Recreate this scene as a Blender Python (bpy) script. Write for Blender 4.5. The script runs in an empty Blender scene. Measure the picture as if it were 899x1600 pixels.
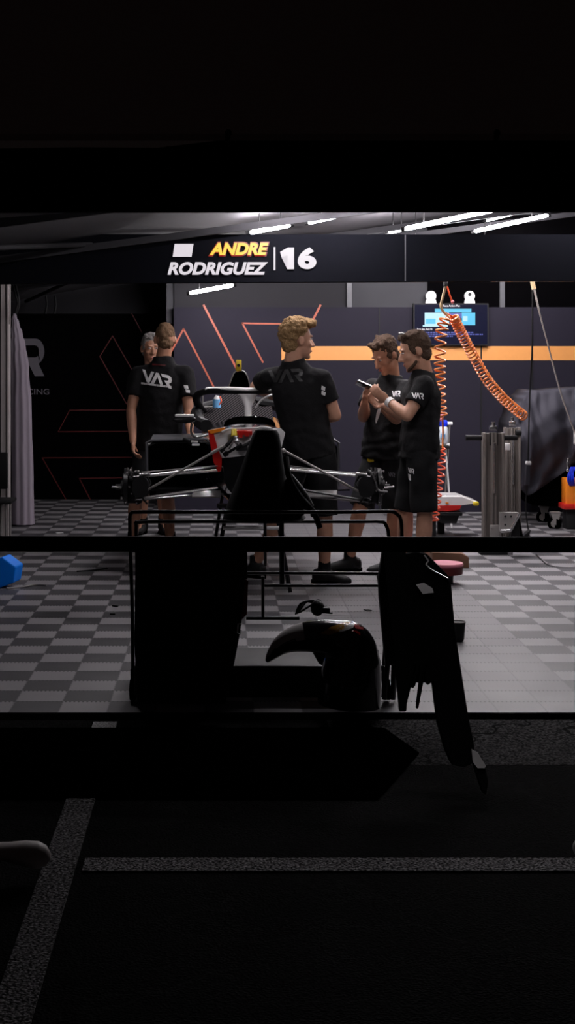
import bpy, bmesh, math, random
from mathutils import Vector as V, Matrix, noise
from mathutils.bvhtree import BVHTree
random.seed(7)
SC = bpy.context.scene
COL = SC.collection
F, CX, CY, H = 2261.0, 345.0, 567.0, 1.5      # focal length in px of the 899x1600 frame, principal point, eye height

def P(px, py, d):
    """point at distance d (m) seen at a photo position"""
    return V(((px-CX)*d/F, d, H+(CY-py)*d/F))
def XX(px, d): return (px-CX)*d/F
def ZZ(py, d): return H+(CY-py)*d/F

# ------------------------------------------------------------------ materials
def mat(name, col, rough=.6, metal=0., var=.12, scale=18., bump=0., emit=None, es=0., coat=0., spec=.5, alpha=None):
    m = bpy.data.materials.new(name); m.use_nodes = True
    nt = m.node_tree; bs = nt.nodes['Principled BSDF']
    tc = nt.nodes.new('ShaderNodeTexCoord'); nz = nt.nodes.new('ShaderNodeTexNoise')
    nz.inputs['Scale'].default_value = scale; nz.inputs['Detail'].default_value = 4
    nt.links.new(tc.outputs['Object'], nz.inputs['Vector'])
    mx = nt.nodes.new('ShaderNodeMix'); mx.data_type = 'RGBA'
    c = (*col, 1)
    mx.inputs[6].default_value = tuple(max(0, x*(1-var)) for x in col)+(1,)
    mx.inputs[7].default_value = tuple(min(1, x*(1+var)) for x in col)+(1,)
    nt.links.new(nz.outputs['Fac'], mx.inputs[0]); nt.links.new(mx.outputs[2], bs.inputs['Base Color'])
    bs.inputs['Roughness'].default_value = rough; bs.inputs['Metallic'].default_value = metal
    bs.inputs['Specular IOR Level'].default_value = spec
    bs.inputs['Coat Weight'].default_value = coat
    if bump:
        bp = nt.nodes.new('ShaderNodeBump'); bp.inputs['Strength'].default_value = bump; bp.inputs['Distance'].default_value = .01
        nt.links.new(nz.outputs['Fac'], bp.inputs['Height']); nt.links.new(bp.outputs['Normal'], bs.inputs['Normal'])
    if emit:
        bs.inputs['Emission Color'].default_value = (*emit, 1); bs.inputs['Emission Strength'].default_value = es
    return m

def floor_mat():
    m = bpy.data.materials.new('interlocking_tiles'); m.use_nodes = True
    nt = m.node_tree; bs = nt.nodes['Principled BSDF']; N = nt.nodes.new; L = nt.links.new
    def M(op, a, b=None, c=None):
        n = N('ShaderNodeMath'); n.operation = op
        for i, v in enumerate((a, b, c)):
            if v is None: continue
            if isinstance(v, (int, float)): n.inputs[i].default_value = v
            else: L(v, n.inputs[i])
        return n.outputs[0]
    g = N('ShaderNodeNewGeometry'); s = N('ShaderNodeSeparateXYZ'); L(g.outputs['Position'], s.inputs[0])
    T = .2105
    u = M('DIVIDE', M('ADD', s.outputs['X'], .6956+T*40), T)
    v = M('DIVIDE', M('ADD', s.outputs['Y'], -6.4147+T*40), T)
    tri = M('MULTIPLY', M('PINGPONG', M('MULTIPLY', u, 11), .5), .07)      # saw toothed seams
    tri2 = M('MULTIPLY', M('PINGPONG', M('MULTIPLY', v, 11), .5), .07)
    v2 = M('ADD', v, tri); u2 = M('ADD', u, tri2)
    iu = M('FLOOR', u2); iv = M('FLOOR', v2)
    par = M('MODULO', M('ADD', iu, iv), 2.0)
    par = M('ROUND', par)
    # plain stretch of mat between k=6 and k=11 columns, nearer than 10.4 m
    pl = M('MULTIPLY', M('GREATER_THAN', iu, 45.5), M('LESS_THAN', iu, 50.5))
    # dark to light factor
    fac = M('ADD', M('MULTIPLY', par, M('SUBTRACT', 1.0, pl)), M('MULTIPLY', pl, .62))
    # per tile tone
    wn = N('ShaderNodeTexWhiteNoise'); wn.noise_dimensions = '2D'
    cv = N('ShaderNodeCombineXYZ'); L(iu, cv.inputs[0]); L(iv, cv.inputs[1]); L(cv.outputs[0], wn.inputs['Vector'])
    fac = M('ADD', fac, M('MULTIPLY', M('SUBTRACT', wn.outputs['Value'], .5), .16))
    nz = N('ShaderNodeTexNoise'); nz.inputs['Scale'].default_value = 3; nz.inputs['Detail'].default_value = 6
    L(g.outputs['Position'], nz.inputs['Vector'])
    fac = M('ADD', fac, M('MULTIPLY', M('SUBTRACT', nz.outputs['Fac'], .5), .35))
    nz2 = N('ShaderNodeTexNoise'); nz2.inputs['Scale'].default_value = 160; L(g.outputs['Position'], nz2.inputs['Vector'])
    fac = M('ADD', fac, M('MULTIPLY', M('SUBTRACT', nz2.outputs['Fac'], .5), .3))
    # seam grooves
    fu = M('ABSOLUTE', M('SUBTRACT', M('FRACT', u2), .5)); fv = M('ABSOLUTE', M('SUBTRACT', M('FRACT', v2), .5))
    seam = M('MAXIMUM', M('GREATER_THAN', fu, .487), M('GREATER_THAN', fv, .478))
    # tiny holes along the rows
    hol = M('MULTIPLY', M('GREATER_THAN', fv, .445), M('GREATER_THAN', M('PINGPONG', M('MULTIPLY', u, 11), .5), .33))
    seam = M('MAXIMUM', M('MULTIPLY', seam, .55), hol)
    mx = N('ShaderNodeMix'); mx.data_type = 'RGBA'; L(fac, mx.inputs[0])
    mx.inputs[6].default_value = (.048, .046, .051, 1); mx.inputs[7].default_value = (.27, .26, .27, 1)
    m2 = N('ShaderNodeMix'); m2.data_type = 'RGBA'; L(seam, m2.inputs[0]); L(mx.outputs[2], m2.inputs[6]); m2.inputs[7].default_value = (.014, .014, .016, 1)
    L(m2.outputs[2], bs.inputs['Base Color'])
    L(M('ADD', .40, M('MULTIPLY', nz.outputs['Fac'], .25)), bs.inputs['Roughness']); bs.inputs['Specular IOR Level'].default_value = .6
    bp = N('ShaderNodeBump'); bp.inputs['Strength'].default_value = .5; bp.inputs['Distance'].default_value = .003
    L(M('SUBTRACT', M('MULTIPLY', nz2.outputs['Fac'], .3), seam), bp.inputs['Height']); L(bp.outputs['Normal'], bs.inputs['Normal'])
    return m

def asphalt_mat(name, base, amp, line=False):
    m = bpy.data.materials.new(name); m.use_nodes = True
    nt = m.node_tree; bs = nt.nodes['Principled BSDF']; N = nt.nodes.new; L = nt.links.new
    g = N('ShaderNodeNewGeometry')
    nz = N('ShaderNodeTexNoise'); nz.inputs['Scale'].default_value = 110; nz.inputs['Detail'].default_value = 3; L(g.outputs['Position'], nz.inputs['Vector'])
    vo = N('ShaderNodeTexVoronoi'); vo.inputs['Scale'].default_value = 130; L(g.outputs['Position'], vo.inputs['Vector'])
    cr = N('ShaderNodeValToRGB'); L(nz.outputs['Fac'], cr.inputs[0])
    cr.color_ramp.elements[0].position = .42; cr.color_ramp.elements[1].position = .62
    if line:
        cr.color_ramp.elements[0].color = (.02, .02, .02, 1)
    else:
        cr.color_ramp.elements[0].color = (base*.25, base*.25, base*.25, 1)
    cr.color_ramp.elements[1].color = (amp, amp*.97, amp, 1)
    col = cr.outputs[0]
    if not line:
        # cracks
        w = N('ShaderNodeTexVoronoi'); w.feature = 'DISTANCE_TO_EDGE'; w.inputs['Scale'].default_value = 1.3
        nd = N('ShaderNodeTexNoise'); nd.inputs['Scale'].default_value = 4; L(g.outputs['Position'], nd.inputs['Vector'])
        ad = N('ShaderNodeMixRGB'); ad.blend_type = 'ADD'; ad.inputs[0].default_value = .6; L(g.outputs['Position'], ad.inputs[1]); L(nd.outputs['Color'], ad.inputs[2]); L(ad.outputs[0], w.inputs['Vector'])
        lt = N('ShaderNodeMath'); lt.operation = 'LESS_THAN'; lt.inputs[1].default_value = .012; L(w.outputs['Distance'], lt.inputs[0])
        mx = N('ShaderNodeMix'); mx.data_type = 'RGBA'; L(lt.outputs[0], mx.inputs[0]); L(col, mx.inputs[6]); mx.inputs[7].default_value = (.004, .004, .004, 1)
        col = mx.outputs[2]
    L(col, bs.inputs['Base Color']); bs.inputs['Roughness'].default_value = .95; bs.inputs['Specular IOR Level'].default_value = .03
    bp = N('ShaderNodeBump'); bp.inputs['Strength'].default_value = .9; bp.inputs['Distance'].default_value = .006
    L(vo.outputs['Distance'], bp.inputs['Height']); L(bp.outputs['Normal'], bs.inputs['Normal'])
    return m

MT = dict(
 black=mat('matt_black', (.006, .006, .007), .6, spec=.35),
 black_cloth=mat('black_cloth', (.0085, .008, .009), .85, bump=.25, scale=60, spec=.25),
 shorts=mat('black_shorts_cloth', (.005, .005, .006), .8, bump=.2, scale=60, spec=.3),
 wing_black=mat('wing_matt_black', (.0012, .0012, .0014), .95, spec=.02),
 half_fabric=mat('dark_grey_fabric', (.018, .017, .021), .85, scale=2),
 gloss=mat('black_gloss_carbon', (.008, .008, .009), .18, coat=.6, spec=.6),
 satin=mat('black_satin_tube', (.006, .006, .007), .35),
 navy=mat('navy_wall_board', (.018, .0155, .027), .7, var=.08, scale=1.5, spec=.2),
 dark_board=mat('dark_wall_board', (.0012, .001, .0014), .9, spec=.03),
 grey_fabric=mat('grey_tent_fabric', (.05, .05, .057), .8, scale=2, var=.2),
 roof=mat('tent_roof_fabric', (.085, .08, .09), .8, scale=1.2, var=.15),
 outer=mat('tent_outer_fabric', (.6, .5, .5), .9),
 fascia=mat('black_fascia', (.0035, .0035, .005), .9, spec=.05),
 gantry=mat('gantry_board', (.0022, .0024, .0045), .85, scale=1, spec=.08),
 orange=mat('orange_print', (.85, .36, .10), .5, var=.05),
 orange_l=mat('orange_line_print', (.50, .11, .06), .5, var=.05),
 red_l=mat('red_line_print', (.11, .008, .008), .5, var=.05),
 grey_print=mat('pale_grey_print', (.13, .12, .14), .6, var=.04),
 white_print=mat('white_print', (.9, .88, .88), .6, var=.02),
 grey_ghost=mat('dark_grey_print', (.035, .034, .035), .35, var=.05),
 white=mat('white_paint', (.8, .78, .78), .25, coat=.3, var=.04),
 silver=mat('silver_metal', (.62, .6, .6), .25, metal=.9),
 alu=mat('aluminium_profile', (.20, .175, .16), .45, metal=.2),
 lip=mat('dull_grey_lip', (.10, .10, .11), .5, metal=.3),
 steel=mat('grey_steel', (.33, .31, .3), .45, metal=.5),
 red=mat('red_paint', (.55, .015, .012), .3, coat=.4),
 or_paint=mat('orange_paint', (.9, .25, .02), .3, coat=.3),
 yellow=mat('yellow_paint', (.85, .62, .03), .35),
 gold=mat('gold_gloss', (.7, .36, .05), .25, coat=.5),
 pink=mat('pink_cushion', (.75, .25, .32), .6),
 cardboard=mat('cardboard', (.20, .10, .06), .85),
 blue=mat('blue_plastic', (.0, .22, .95), .55, spec=.2, var=.03),
 blue2=mat('bright_blue_plastic', (.01, .04, .8), .4),
 lblue=mat('pale_blue_plastic', (.2, .5, .85), .3),
 hose=mat('orange_hose', (.85, .24, .05), .4, var=.1),
 hose_red=mat('red_hose', (.75, .09, .03), .35),
 hose_y=mat('pale_yellow_hose', (.85, .62, .35), .4),
 rope=mat('pale_rope', (.9, .82, .76), .7, bump=.4, scale=200),
 tarp=mat('dark_tarpaulin', (.042, .040, .052), .75, spec=.25, var=.2, scale=3, bump=.15),
 curtain=mat('pale_curtain', (.36, .31, .37), .8, var=.1, scale=3),
 post=mat('pillar_metal', (.62, .56, .55), .5),
 rubber=mat('black_rubber', (.0007, .0007, .0007), 1.0, spec=0.),
 skin=mat('skin_fair', (.58, .30, .20), .5, var=.12, scale=25),
 skin2=mat('skin_tan', (.50, .24, .15), .5, var=.12, scale=25),
 hair_short=mat('brown_hair', (.20, .12, .07), .85, spec=.15, var=.6, scale=160, bump=.8),
 hair_blond=mat('curly_blond_hair', (.33, .20, .095), .85, spec=.15, var=.6, scale=90, bump=.9),
 hair_dark=mat('dark_brown_hair', (.085, .052, .036), .85, spec=.15, var=.6, scale=120, bump=.9),
 hair_grey=mat('grey_hair', (.25, .23, .22), .85, spec=.15, var=.4, scale=120, bump=.6),
 eye=mat('eye_white', (.7, .7, .7), .2), iris=mat('dark_iris', (.02, .012, .01), .2),
 lips=mat('lip_skin', (.40, .13, .11), .4),
 glass=mat('clear_bottle', (.6, .65, .7), .15),
 tube=mat('lamp_tube_glow', (.9, .9, .9), .4, emit=(1., .95, .98), es=245),
 tube_fill_dim=mat('added_short_tube_glow', (.9, .9, .9), .4, emit=(1., .95, .98), es=95),  # glow of the added short tube
 tube_fill=mat('added_tube_glow', (.04, .04, .04), .4, emit=(1., .95, .98), es=80),  # glow of the added hooded front tubes
 e_white=mat('sign_white_light', (.04, .04, .04), .5, emit=(1., .93, 1.), es=.70),
 e_yellow=mat('sign_yellow_light', (.04, .04, .04), .5, emit=(1., .70, .03), es=.95),
 e_red=mat('sign_red_light', (.04, .04, .04), .5, emit=(.6, .012, .008), es=.55),
 e_cyan=mat('screen_cyan', (.04, .04, .04), .5, emit=(.02, .52, .85), es=1.0),
 e_pale=mat('screen_pale', (.04, .04, .04), .5, emit=(.45, .78, .95), es=1.0),
 e_blue=mat('screen_blue', (.04, .04, .04), .5, emit=(.03, .06, .5), es=.8),
 e_screen=mat('screen_background', (.001, .001, .004), .6, spec=.1, emit=(.002, .003, .02), es=1.),
 fibre=mat('dark_fibre', (.02, .02, .02), .5),
)
MT['floor'] = floor_mat()
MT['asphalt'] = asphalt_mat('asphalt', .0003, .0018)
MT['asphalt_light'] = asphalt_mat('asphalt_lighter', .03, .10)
MT['line'] = asphalt_mat('worn_white_line', .1, .46, True)
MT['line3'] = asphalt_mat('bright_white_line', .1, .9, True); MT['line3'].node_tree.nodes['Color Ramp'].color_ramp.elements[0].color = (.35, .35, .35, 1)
MT['line2'] = asphalt_mat('dimmed_worn_white_line', .1, .30, True)  # darker tone of the worn line, light falloff put into its colour
def mesh_panel_mat():
    m = bpy.data.materials.new('ribbed_grille'); m.use_nodes = True
    nt = m.node_tree; bs = nt.nodes['Principled BSDF']; N = nt.nodes.new; L = nt.links.new
    g = N('ShaderNodeNewGeometry')
    mp = N('ShaderNodeMapping'); mp.inputs['Rotation'].default_value = (0, math.radians(38), 0); L(g.outputs['Position'], mp.inputs[0])
    w = N('ShaderNodeTexWave'); w.bands_direction = 'Z'; w.inputs['Scale'].default_value = 22; L(mp.outputs[0], w.inputs[0])
    cr = N('ShaderNodeValToRGB'); L(w.outputs['Fac'], cr.inputs[0])
    cr.color_ramp.elements[0].color = (.006, .006, .007, 1); cr.color_ramp.elements[1].color = (.16, .14, .15, 1)
    cr.color_ramp.elements[0].position = .3; cr.color_ramp.elements[1].position = .75
    L(cr.outputs[0], bs.inputs['Base Color']); bs.inputs['Roughness'].default_value = .6
    return m
MT['grille'] = mesh_panel_mat()

# ------------------------------------------------------------------ mesh helpers
def nb(): return bmesh.new()
def frame(d):
    d = d.normalized(); a = V((0, 0, 1)) if abs(d.z) < .9 else V((1, 0, 0))
    x = a.cross(d).normalized(); return x, d.cross(x).normalized(), d
def box(b, c, s, rot=None, bevel=0.):
    m = Matrix.Translation(c) @ (rot.to_4x4() if rot else Matrix.Identity(4)) @ Matrix.Diagonal((*s, 1))
    r = bmesh.ops.create_cube(b, size=1, matrix=m)
    if bevel:
        es = {e for v in r['verts'] for e in v.link_edges}
        bmesh.ops.bevel(b, geom=list(es), offset=bevel, segments=2, affect='EDGES', profile=.5)
def cyl(b, p, q, r1, r2=None, n=14):
    p, q = V(p), V(q); r2 = r1 if r2 is None else r2
    x, y, z = frame(q-p); L = (q-p).length
    m = Matrix((x, y, z)).transposed().to_4x4(); m.translation = (p+q)/2
    bmesh.ops.create_cone(b, cap_ends=True, segments=n, radius1=r1, radius2=r2, depth=L, matrix=m)
def sph(b, c, ax, sub=3, R=None):
    if isinstance(ax, (int, float)): ax = (ax, ax, ax)
    m = (R.to_4x4() if R else Matrix.Identity(4)) @ Matrix.Diagonal((*ax, 1))
    m = Matrix.Translation(c) @ m
    bmesh.ops.create_icosphere(b, subdivisions=sub, radius=1, matrix=m)
def cap(b, p, q, r1, r2):
    cyl(b, p, q, r1, r2, 16); sph(b, p, r1, 2); sph(b, q, r2, 2)
def chain(b, pts):
    for (p, r), (q, s) in zip(pts[:-1], pts[1:]): cap(b, V(p), V(q), r, s)
def loft(b, rings, caps=True, closed=False):
    vs = [[b.verts.new(p) for p in r] for r in rings]; n = len(vs[0]); K = len(vs)
    for i in range(K if closed else K-1):
        A, B = vs[i], vs[(i+1) % K]
        for j in range(n):
            b.faces.new((A[j], A[(j+1) % n], B[(j+1) % n], B[j]))
    if caps and not closed:
        b.faces.new(list(reversed(vs[0]))); b.faces.new(vs[-1])
def ring(c, x, y, rx, ry, n=24, e=2.0):
    out = []
    for k in range(n):
        t = 2*math.pi*k/n; ct, st = math.cos(t), math.sin(t)
        out.append(c + x*rx*math.copysign(abs(ct)**(2/e), ct) + y*ry*math.copysign(abs(st)**(2/e), st))
    return out
def smooth_path(pts, k=8, closed=False):
    pts = [V(p) for p in pts]; n = len(pts); out = []
    g = (lambda i: pts[i % n]) if closed else (lambda i: pts[max(0, min(n-1, i))])
    for i in range(n if closed else n-1):
        a, c, d, e = g(i-1), g(i), g(i+1), g(i+2)
        for j in range(k):
            t = j/k
            out.append(.5*((2*c)+(d-a)*t+(2*a-5*c+4*d-e)*t*t+(3*c-a-3*d+e)*t**3))
    if not closed: out.append(pts[-1])
    return out
def tube(b, pts, r, n=10, closed=False, flat=1.0, flat_axis=None):
    pts = [V(p) for p in pts]; K = len(pts); rings = []; px = None
    for i, p in enumerate(pts):
        if closed: t = (pts[(i+1) % K]-pts[i-1]).normalized()
        else: t = (pts[min(K-1, i+1)]-pts[max(0, i-1)]).normalized()
        if px is None: x, y, _ = frame(t)
        else:
            x = px - t*px.dot(t)
            x = x.normalized() if x.length > 1e-6 else frame(t)[0]
            y = t.cross(x)
        px = x; rr = r[i] if isinstance(r, list) else r
        if flat_axis is not None:
            y2 = (flat_axis - t*flat_axis.dot(t)).normalized(); x2 = y2.cross(t)
            rings.append(ring(p, x2, y2, rr, rr*flat, n))
        else: rings.append(ring(p, x, y, rr, rr*flat, n))
    loft(b, rings, True, closed)
def prism(b, pts, vec):
    """closed outline swept along vec"""
    pts = [V(p) for p in pts]; vec = V(vec)
    a = [b.verts.new(p) for p in pts]; c = [b.verts.new(p+vec) for p in pts]; n = len(a)
    f1 = b.faces.new(a); f2 = b.faces.new(list(reversed(c)))
    for i in range(n): b.faces.new((a[i], c[i], c[(i+1) % n], a[(i+1) % n]))
    bmesh.ops.triangulate(b, faces=[f1, f2])

ORI = {}
def mk(name, b, m, parent=None, loc=None, smooth=True, angle=35, remesh=0, sm=0, fn=None, bevel=0):
    bmesh.ops.recalc_face_normals(b, faces=b.faces)
    me = bpy.data.meshes.new(name); b.to_mesh(me); b.free()
    if remesh:
        o = bpy.data.objects.new(name, me); COL.objects.link(o)
        r = o.modifiers.new('r', 'REMESH'); r.mode = 'VOXEL'; r.voxel_size = remesh
        if sm: s = o.modifiers.new('s', 'SMOOTH'); s.factor = .5; s.iterations = sm
        dg = bpy.context.evaluated_depsgraph_get()
        me2 = bpy.data.meshes.new_from_object(o.evaluated_get(dg)); bpy.data.objects.remove(o); bpy.data.meshes.remove(me)
        me = me2; me.name = name
    if fn:
        for v, nr in [(v, v.normal.copy()) for v in me.vertices]: v.co = fn(v.co.copy(), nr)
    if parent is not None: base = ORI[parent.name]
    elif loc is not None: base = V(loc)
    else:
        xs = [v.co.x for v in me.vertices]; ys = [v.co.y for v in me.vertices]; zs = [v.co.z for v in me.vertices]
        base = V(((min(xs)+max(xs))/2, (min(ys)+max(ys))/2, min(zs)))
    me.transform(Matrix.Translation(-base))
    for mm in (m if isinstance(m, list) else [m]):
        me.materials.append(MT[mm] if isinstance(mm, str) else mm)
    o = bpy.data.objects.new(name, me); COL.objects.link(o)
    if parent is not None: o.parent = parent
    else: o.location = base
    ORI[o.name] = base
    if smooth:
        if remesh: me.shade_smooth()
        else:
            me.shade_smooth()
            try: me.set_sharp_from_angle(angle=math.radians(angle))
            except Exception: pass
    if bevel:
        w = o.modifiers.new('b', 'BEVEL'); w.width = bevel; w.segments = 2; w.limit_method = 'ANGLE'
    return o
def tag(o, label, cat=None, group=None):
    o['label'] = label
    if cat: o['category'] = cat
    if group: o['group'] = group
    return o
def thing(name, label, cat, loc, group=None):
    o = bpy.data.objects.new(name, None); COL.objects.link(o); o.location = loc; ORI[o.name] = V(loc)
    o.empty_display_size = .1
    return tag(o, label, cat, group)
def struct(name, b, m, parent=None, **k):
    o = mk(name, b, m, parent, **k)
    if parent is None: o['kind'] = 'structure'
    return o

def text_bm(s, bold=.0, shear=0., ext=.0):
    cu = bpy.data.curves.new('t', 'FONT'); cu.body = s; cu.offset = bold; cu.shear = shear; cu.extrude = ext; cu.resolution_u = 6
    o = bpy.data.objects.new('t', cu); COL.objects.link(o)
    dg = bpy.context.evaluated_depsgraph_get(); me = bpy.data.meshes.new_from_object(o.evaluated_get(dg))
    b = nb(); b.from_mesh(me); bpy.data.objects.remove(o); bpy.data.curves.remove(cu); bpy.data.meshes.remove(me)
    xs = [v.co.x for v in b.verts]; ys = [v.co.y for v in b.verts]
    x0, x1, y0, y1 = min(xs), max(xs), min(ys), max(ys)
    for v in b.verts: v.co = V(((v.co.x-x0)/(x1-x0), (v.co.y-y0)/(y1-y0), v.co.z))
    return b
def place_flat(b, o, u, v, n, thick):
    """unit-box glyphs into the plane o + x*u + y*v, thickness along n"""
    for w in b.verts: w.co = o + u*w.co.x + v*w.co.y + n*(thick if w.co.z > 0 else 0)
    return b

VAR = [[(0, 1), (.27, 1), (.56, .38), (.85, 1), (1.12, 1), (.68, .06), (.44, .06)],
       [(.78, 0), (1.06, 0), (1.4, .68), (1.72, 0), (2.0, 0), (1.53, 1), (1.28, 1)],
       [(1.72, 1), (2.42, 1), (2.66, .88), (2.72, .66), (2.64, .45), (2.45, .36), (2.72, 0), (2.42, 0), (2.14, .36), (2.02, .52), (2.34, .56), (2.42, .66), (2.34, .76), (1.84, .76)]]
def decal(name, polys, target, o, u, v, n, m, parent, strip=None):
    b = nb()
    for pl in polys:
        f = b.faces.new([b.verts.new((x, y, 0)) for x, y in pl]); bmesh.ops.triangulate(b, faces=[f])
    for _ in range(3):
        es = [e for e in b.edges if (u*(e.verts[0].co.x-e.verts[1].co.x)+v*(e.verts[0].co.y-e.verts[1].co.y)).length > .02]
        if es: bmesh.ops.subdivide_edges(b, edges=es, cuts=1)
        bmesh.ops.triangulate(b, faces=b.faces)
    me = target.data; base = ORI[target.parent.name] if target.parent else ORI[target.name]
    bv = BVHTree.FromPolygons([w.co+base for w in me.vertices], [p.vertices[:] for p in me.polygons])
    n = n.normalized()
    for w in b.verts:
        q = o + u*w.co.x + v*w.co.y
        h = bv.ray_cast(q+n*.4, -n)
        w.co = (h[0] + n*.004) if h[0] is not None else q
    return mk(name, b, m, parent)
# ------------------------------------------------------------------ camera, world
cam = bpy.data.cameras.new('camera'); co = bpy.data.objects.new('camera', cam); COL.objects.link(co)
co.location = (0, 0, H); co.rotation_euler = (math.radians(90), 0, 0)
cam.sensor_fit = 'VERTICAL'; cam.sensor_height = 36; cam.sensor_width = 36; cam.lens = F/1600*36
cam.shift_x = (449.5-CX)/1600; cam.shift_y = (CY-800)/1600
cam.clip_start = .05; cam.clip_end = 200; SC.camera = co
w = bpy.data.worlds.new('night'); SC.world = w; w.use_nodes = True
bg = w.node_tree.nodes['Background']; bg.inputs[0].default_value = (1, .72, .70, 1); bg.inputs[1].default_value = .0028
vs = SC.view_settings; vs.view_transform = 'Standard'; vs.look = 'None'; vs.gamma = 1; vs.exposure = 0; vs.use_curve_mapping = False

# ------------------------------------------------------------------ ground, mat, walls
DF, DB, DL = 6.2, 14.56, 15.9
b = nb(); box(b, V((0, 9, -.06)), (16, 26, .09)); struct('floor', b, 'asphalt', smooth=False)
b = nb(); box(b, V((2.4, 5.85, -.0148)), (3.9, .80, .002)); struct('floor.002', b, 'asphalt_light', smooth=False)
b = nb(); box(b, V((.85, (DF+16.1)/2, -.006)), (6.7, 16.1-DF, .012)); struct('floor.001', b, 'floor', smooth=False)
b = nb()
prism(b, [(-2.5, DF-.06, -.014), (4.2, DF-.06, -.014), (4.2, DF+.005, 0.001), (-2.5, DF+.005, 0.001)], (0, 0, -.004)); struct('trim_1', b, 'rubber', smooth=False)

def line(name, x0, x1, y0, y1, label):
    b = nb(); box(b, V(((x0+x1)/2, (y0+y1)/2, -.0122)), (x1-x0, y1-y0, .005)); o = struct(name, b, 'line' if name == 'trim_2' else 'line3' if name == 'trim_2.001' else 'line2', smooth=False); o['label'] = label
dl = F*1.515
line('trim_2', XX(130, 4.34), 3.2, dl/(1363-CY), dl/(1343-CY), 'worn white painted line running across the asphalt')
line('trim_3', -.535, -.435, 2.3, 5.5, 'worn white painted line leading towards the garage')

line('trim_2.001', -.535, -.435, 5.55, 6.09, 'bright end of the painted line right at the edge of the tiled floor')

b = nb(); box(b, V(((XX(272, DB)+4.2)/2, DB+.05, 1.03)), (4.2-XX(272, DB), .1, 2.06))
wb = struct('wall_back', b, 'navy', smooth=False)
b = nb(); box(b, V((-1.5, DL+.05, 1.02)), (2.3, .1, 2.04))
wl = struct('wall_back_left', b, 'dark_board', smooth=False)
b = nb(); box(b, V((XX(272, DB)+.04, (DB+DL)/2+.06, 1.03)), (.08, DL-DB-.1, 2.04)); struct('wall_return', b, 'dark_board', smooth=False)
b = nb(); box(b, V((1.8, DB+.16, 2.8)), (4.7, .06, 1.8)); struct('wall_back_upper', b, 'grey_fabric', smooth=False)
b = nb(); box(b, V((2.95, DB+.11, 2.45)), (1.70, .03, 1.1)); struct('wall_back_panel', b, 'dark_board', smooth=False)
b = nb(); box(b, V((-1.5, DL+.16, 2.4)), (2.4, .06, 1.3)); struct('wall_back_left_upper', b, 'half_fabric', smooth=False)
b = nb(); box(b, V((-2.5, 11, 1.6)), (.08, 10.4, 3.3)); struct('wall_left', b, 'dark_board', smooth=False)
b = nb(); box(b, V((4.2, 11, 1.7)), (.08, 10.4, 3.5)); struct('wall_right', b, 'dark_board', smooth=False)
b = nb(); xa, xb = XX(272, DB), XX(543, DB); box(b, V(((xa+xb)/2, DB+.11, 2.45)), (xb-xa, .03, 1.1)); struct('wall_back_panel.001', b, 'half_fabric', smooth=False)
# seams of the back wall panels
for i, px in enumerate((593, 752, 832)):
    b = nb(); box(b, V((XX(px, DB), DB-.004, 1.03)), (.012, .012, 2.05)); mk('panel_seam', b, 'black', wb, smooth=False)
# frame posts above the wall
for i, px in enumerate((547, 787)):
    b = nb(); box(b, V((XX(px, DB), DB+.07, 2.40)), (.05, .04, .72)); o = struct('trim_%d' % (i+4), b, 'lip', smooth=False); 
# orange stripe
b = nb(); z0, z1 = ZZ(563, DB), ZZ(541, DB)
box(b, V(((XX(440, DB)+4.15)/2, DB-.003, (z0+z1)/2)), (4.15-XX(440, DB), .006, z1-z0)); tag(mk('stripe', b, 'orange', wb, smooth=False), 'wide orange stripe')
def wline(pts, d, wpx, m, par):
    b = nb()
    for (x0, y0), (x1, y1) in zip(pts[:-1], pts[1:]):
        p, q = P(x0, y0, d-.003), P(x1, y1, d-.003); t = (q-p).normalized(); n = V((t.z, 0, -t.x)); h = wpx*d/F/2
        p = p-t*h*.7; q = q+t*h*.7
        prism(b, [p+n*h, q+n*h, q-n*h, p-n*h], (0, .004, 0))
    return mk('graphic_line', b, m, par, smooth=False)
wline([(262, 560), (287, 514), (338, 612)], DB, 2.6, 'orange_l', wb)
wline([(318.5, 477), (372, 580)], DB, 3.2, 'orange_l', wb)
wline([(440, 506), (379, 505), (411, 566)], DB, 2.6, 'orange_l', wb)
wline([(501, 477), (483, 512)], DB, 3.2, 'orange_l', wb)
wline([(206, 577), (176, 525), (156, 557), (203, 640)], DL, 1.5, 'red_l', wl)
wline([(206, 490), (222, 520)], DL, 1.3, 'red_l', wl)
wline([(205, 640.5), (109, 641), (91, 674.5), (205, 674)], DL, 1.5, 'red_l', wl)
wline([(218, 714.5), (66, 715.5), (103, 780)], DL, 1.6, 'red_l', wl)
wline([(195, 746.5), (124, 747.5), (141, 780)], DL, 1.6, 'red_l', wl)
# big R and small word on the left board
b = nb(); u = XX(71, DL)-XX(30, DL); o0 = P(30, 588, DL-.002); hh = ZZ(529, DL)-ZZ(588, DL)
R_ = [(0, 1), (.62, 1)]+[(.62+.34*math.sin(a), .66+.34*math.cos(a)) for a in [math.radians(15*k) for k in range(1, 11)]]+[(.74, .33), (.96, 0), (.60, 0), (.38, .30), (0, .30), (0, .50)]+[(.60+.155*math.sin(a), .66-.16*math.cos(a)) for a in [math.radians(20*k) for k in range(10)]]+[(0, .82)]
prism(b, [o0+V((u*x, 0, hh*y)) for x, y in R_], (0, .004, 0)); tag(mk('lettering', b, 'grey_print', wl, smooth=False), 'large pale grey letter')
b = text_bm('RACING', .012, 0, .01); place_flat(b, P(25, 616.5, DL-.003), V((XX(77, DL)-XX(25, DL), 0, 0)), V((0, 0, ZZ(607.5, DL)-ZZ(616.5, DL))), V((0, 1, 0)), -.003)
tag(mk('lettering', b, 'grey_print', wl, smooth=False), 'small pale grey word')

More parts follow.
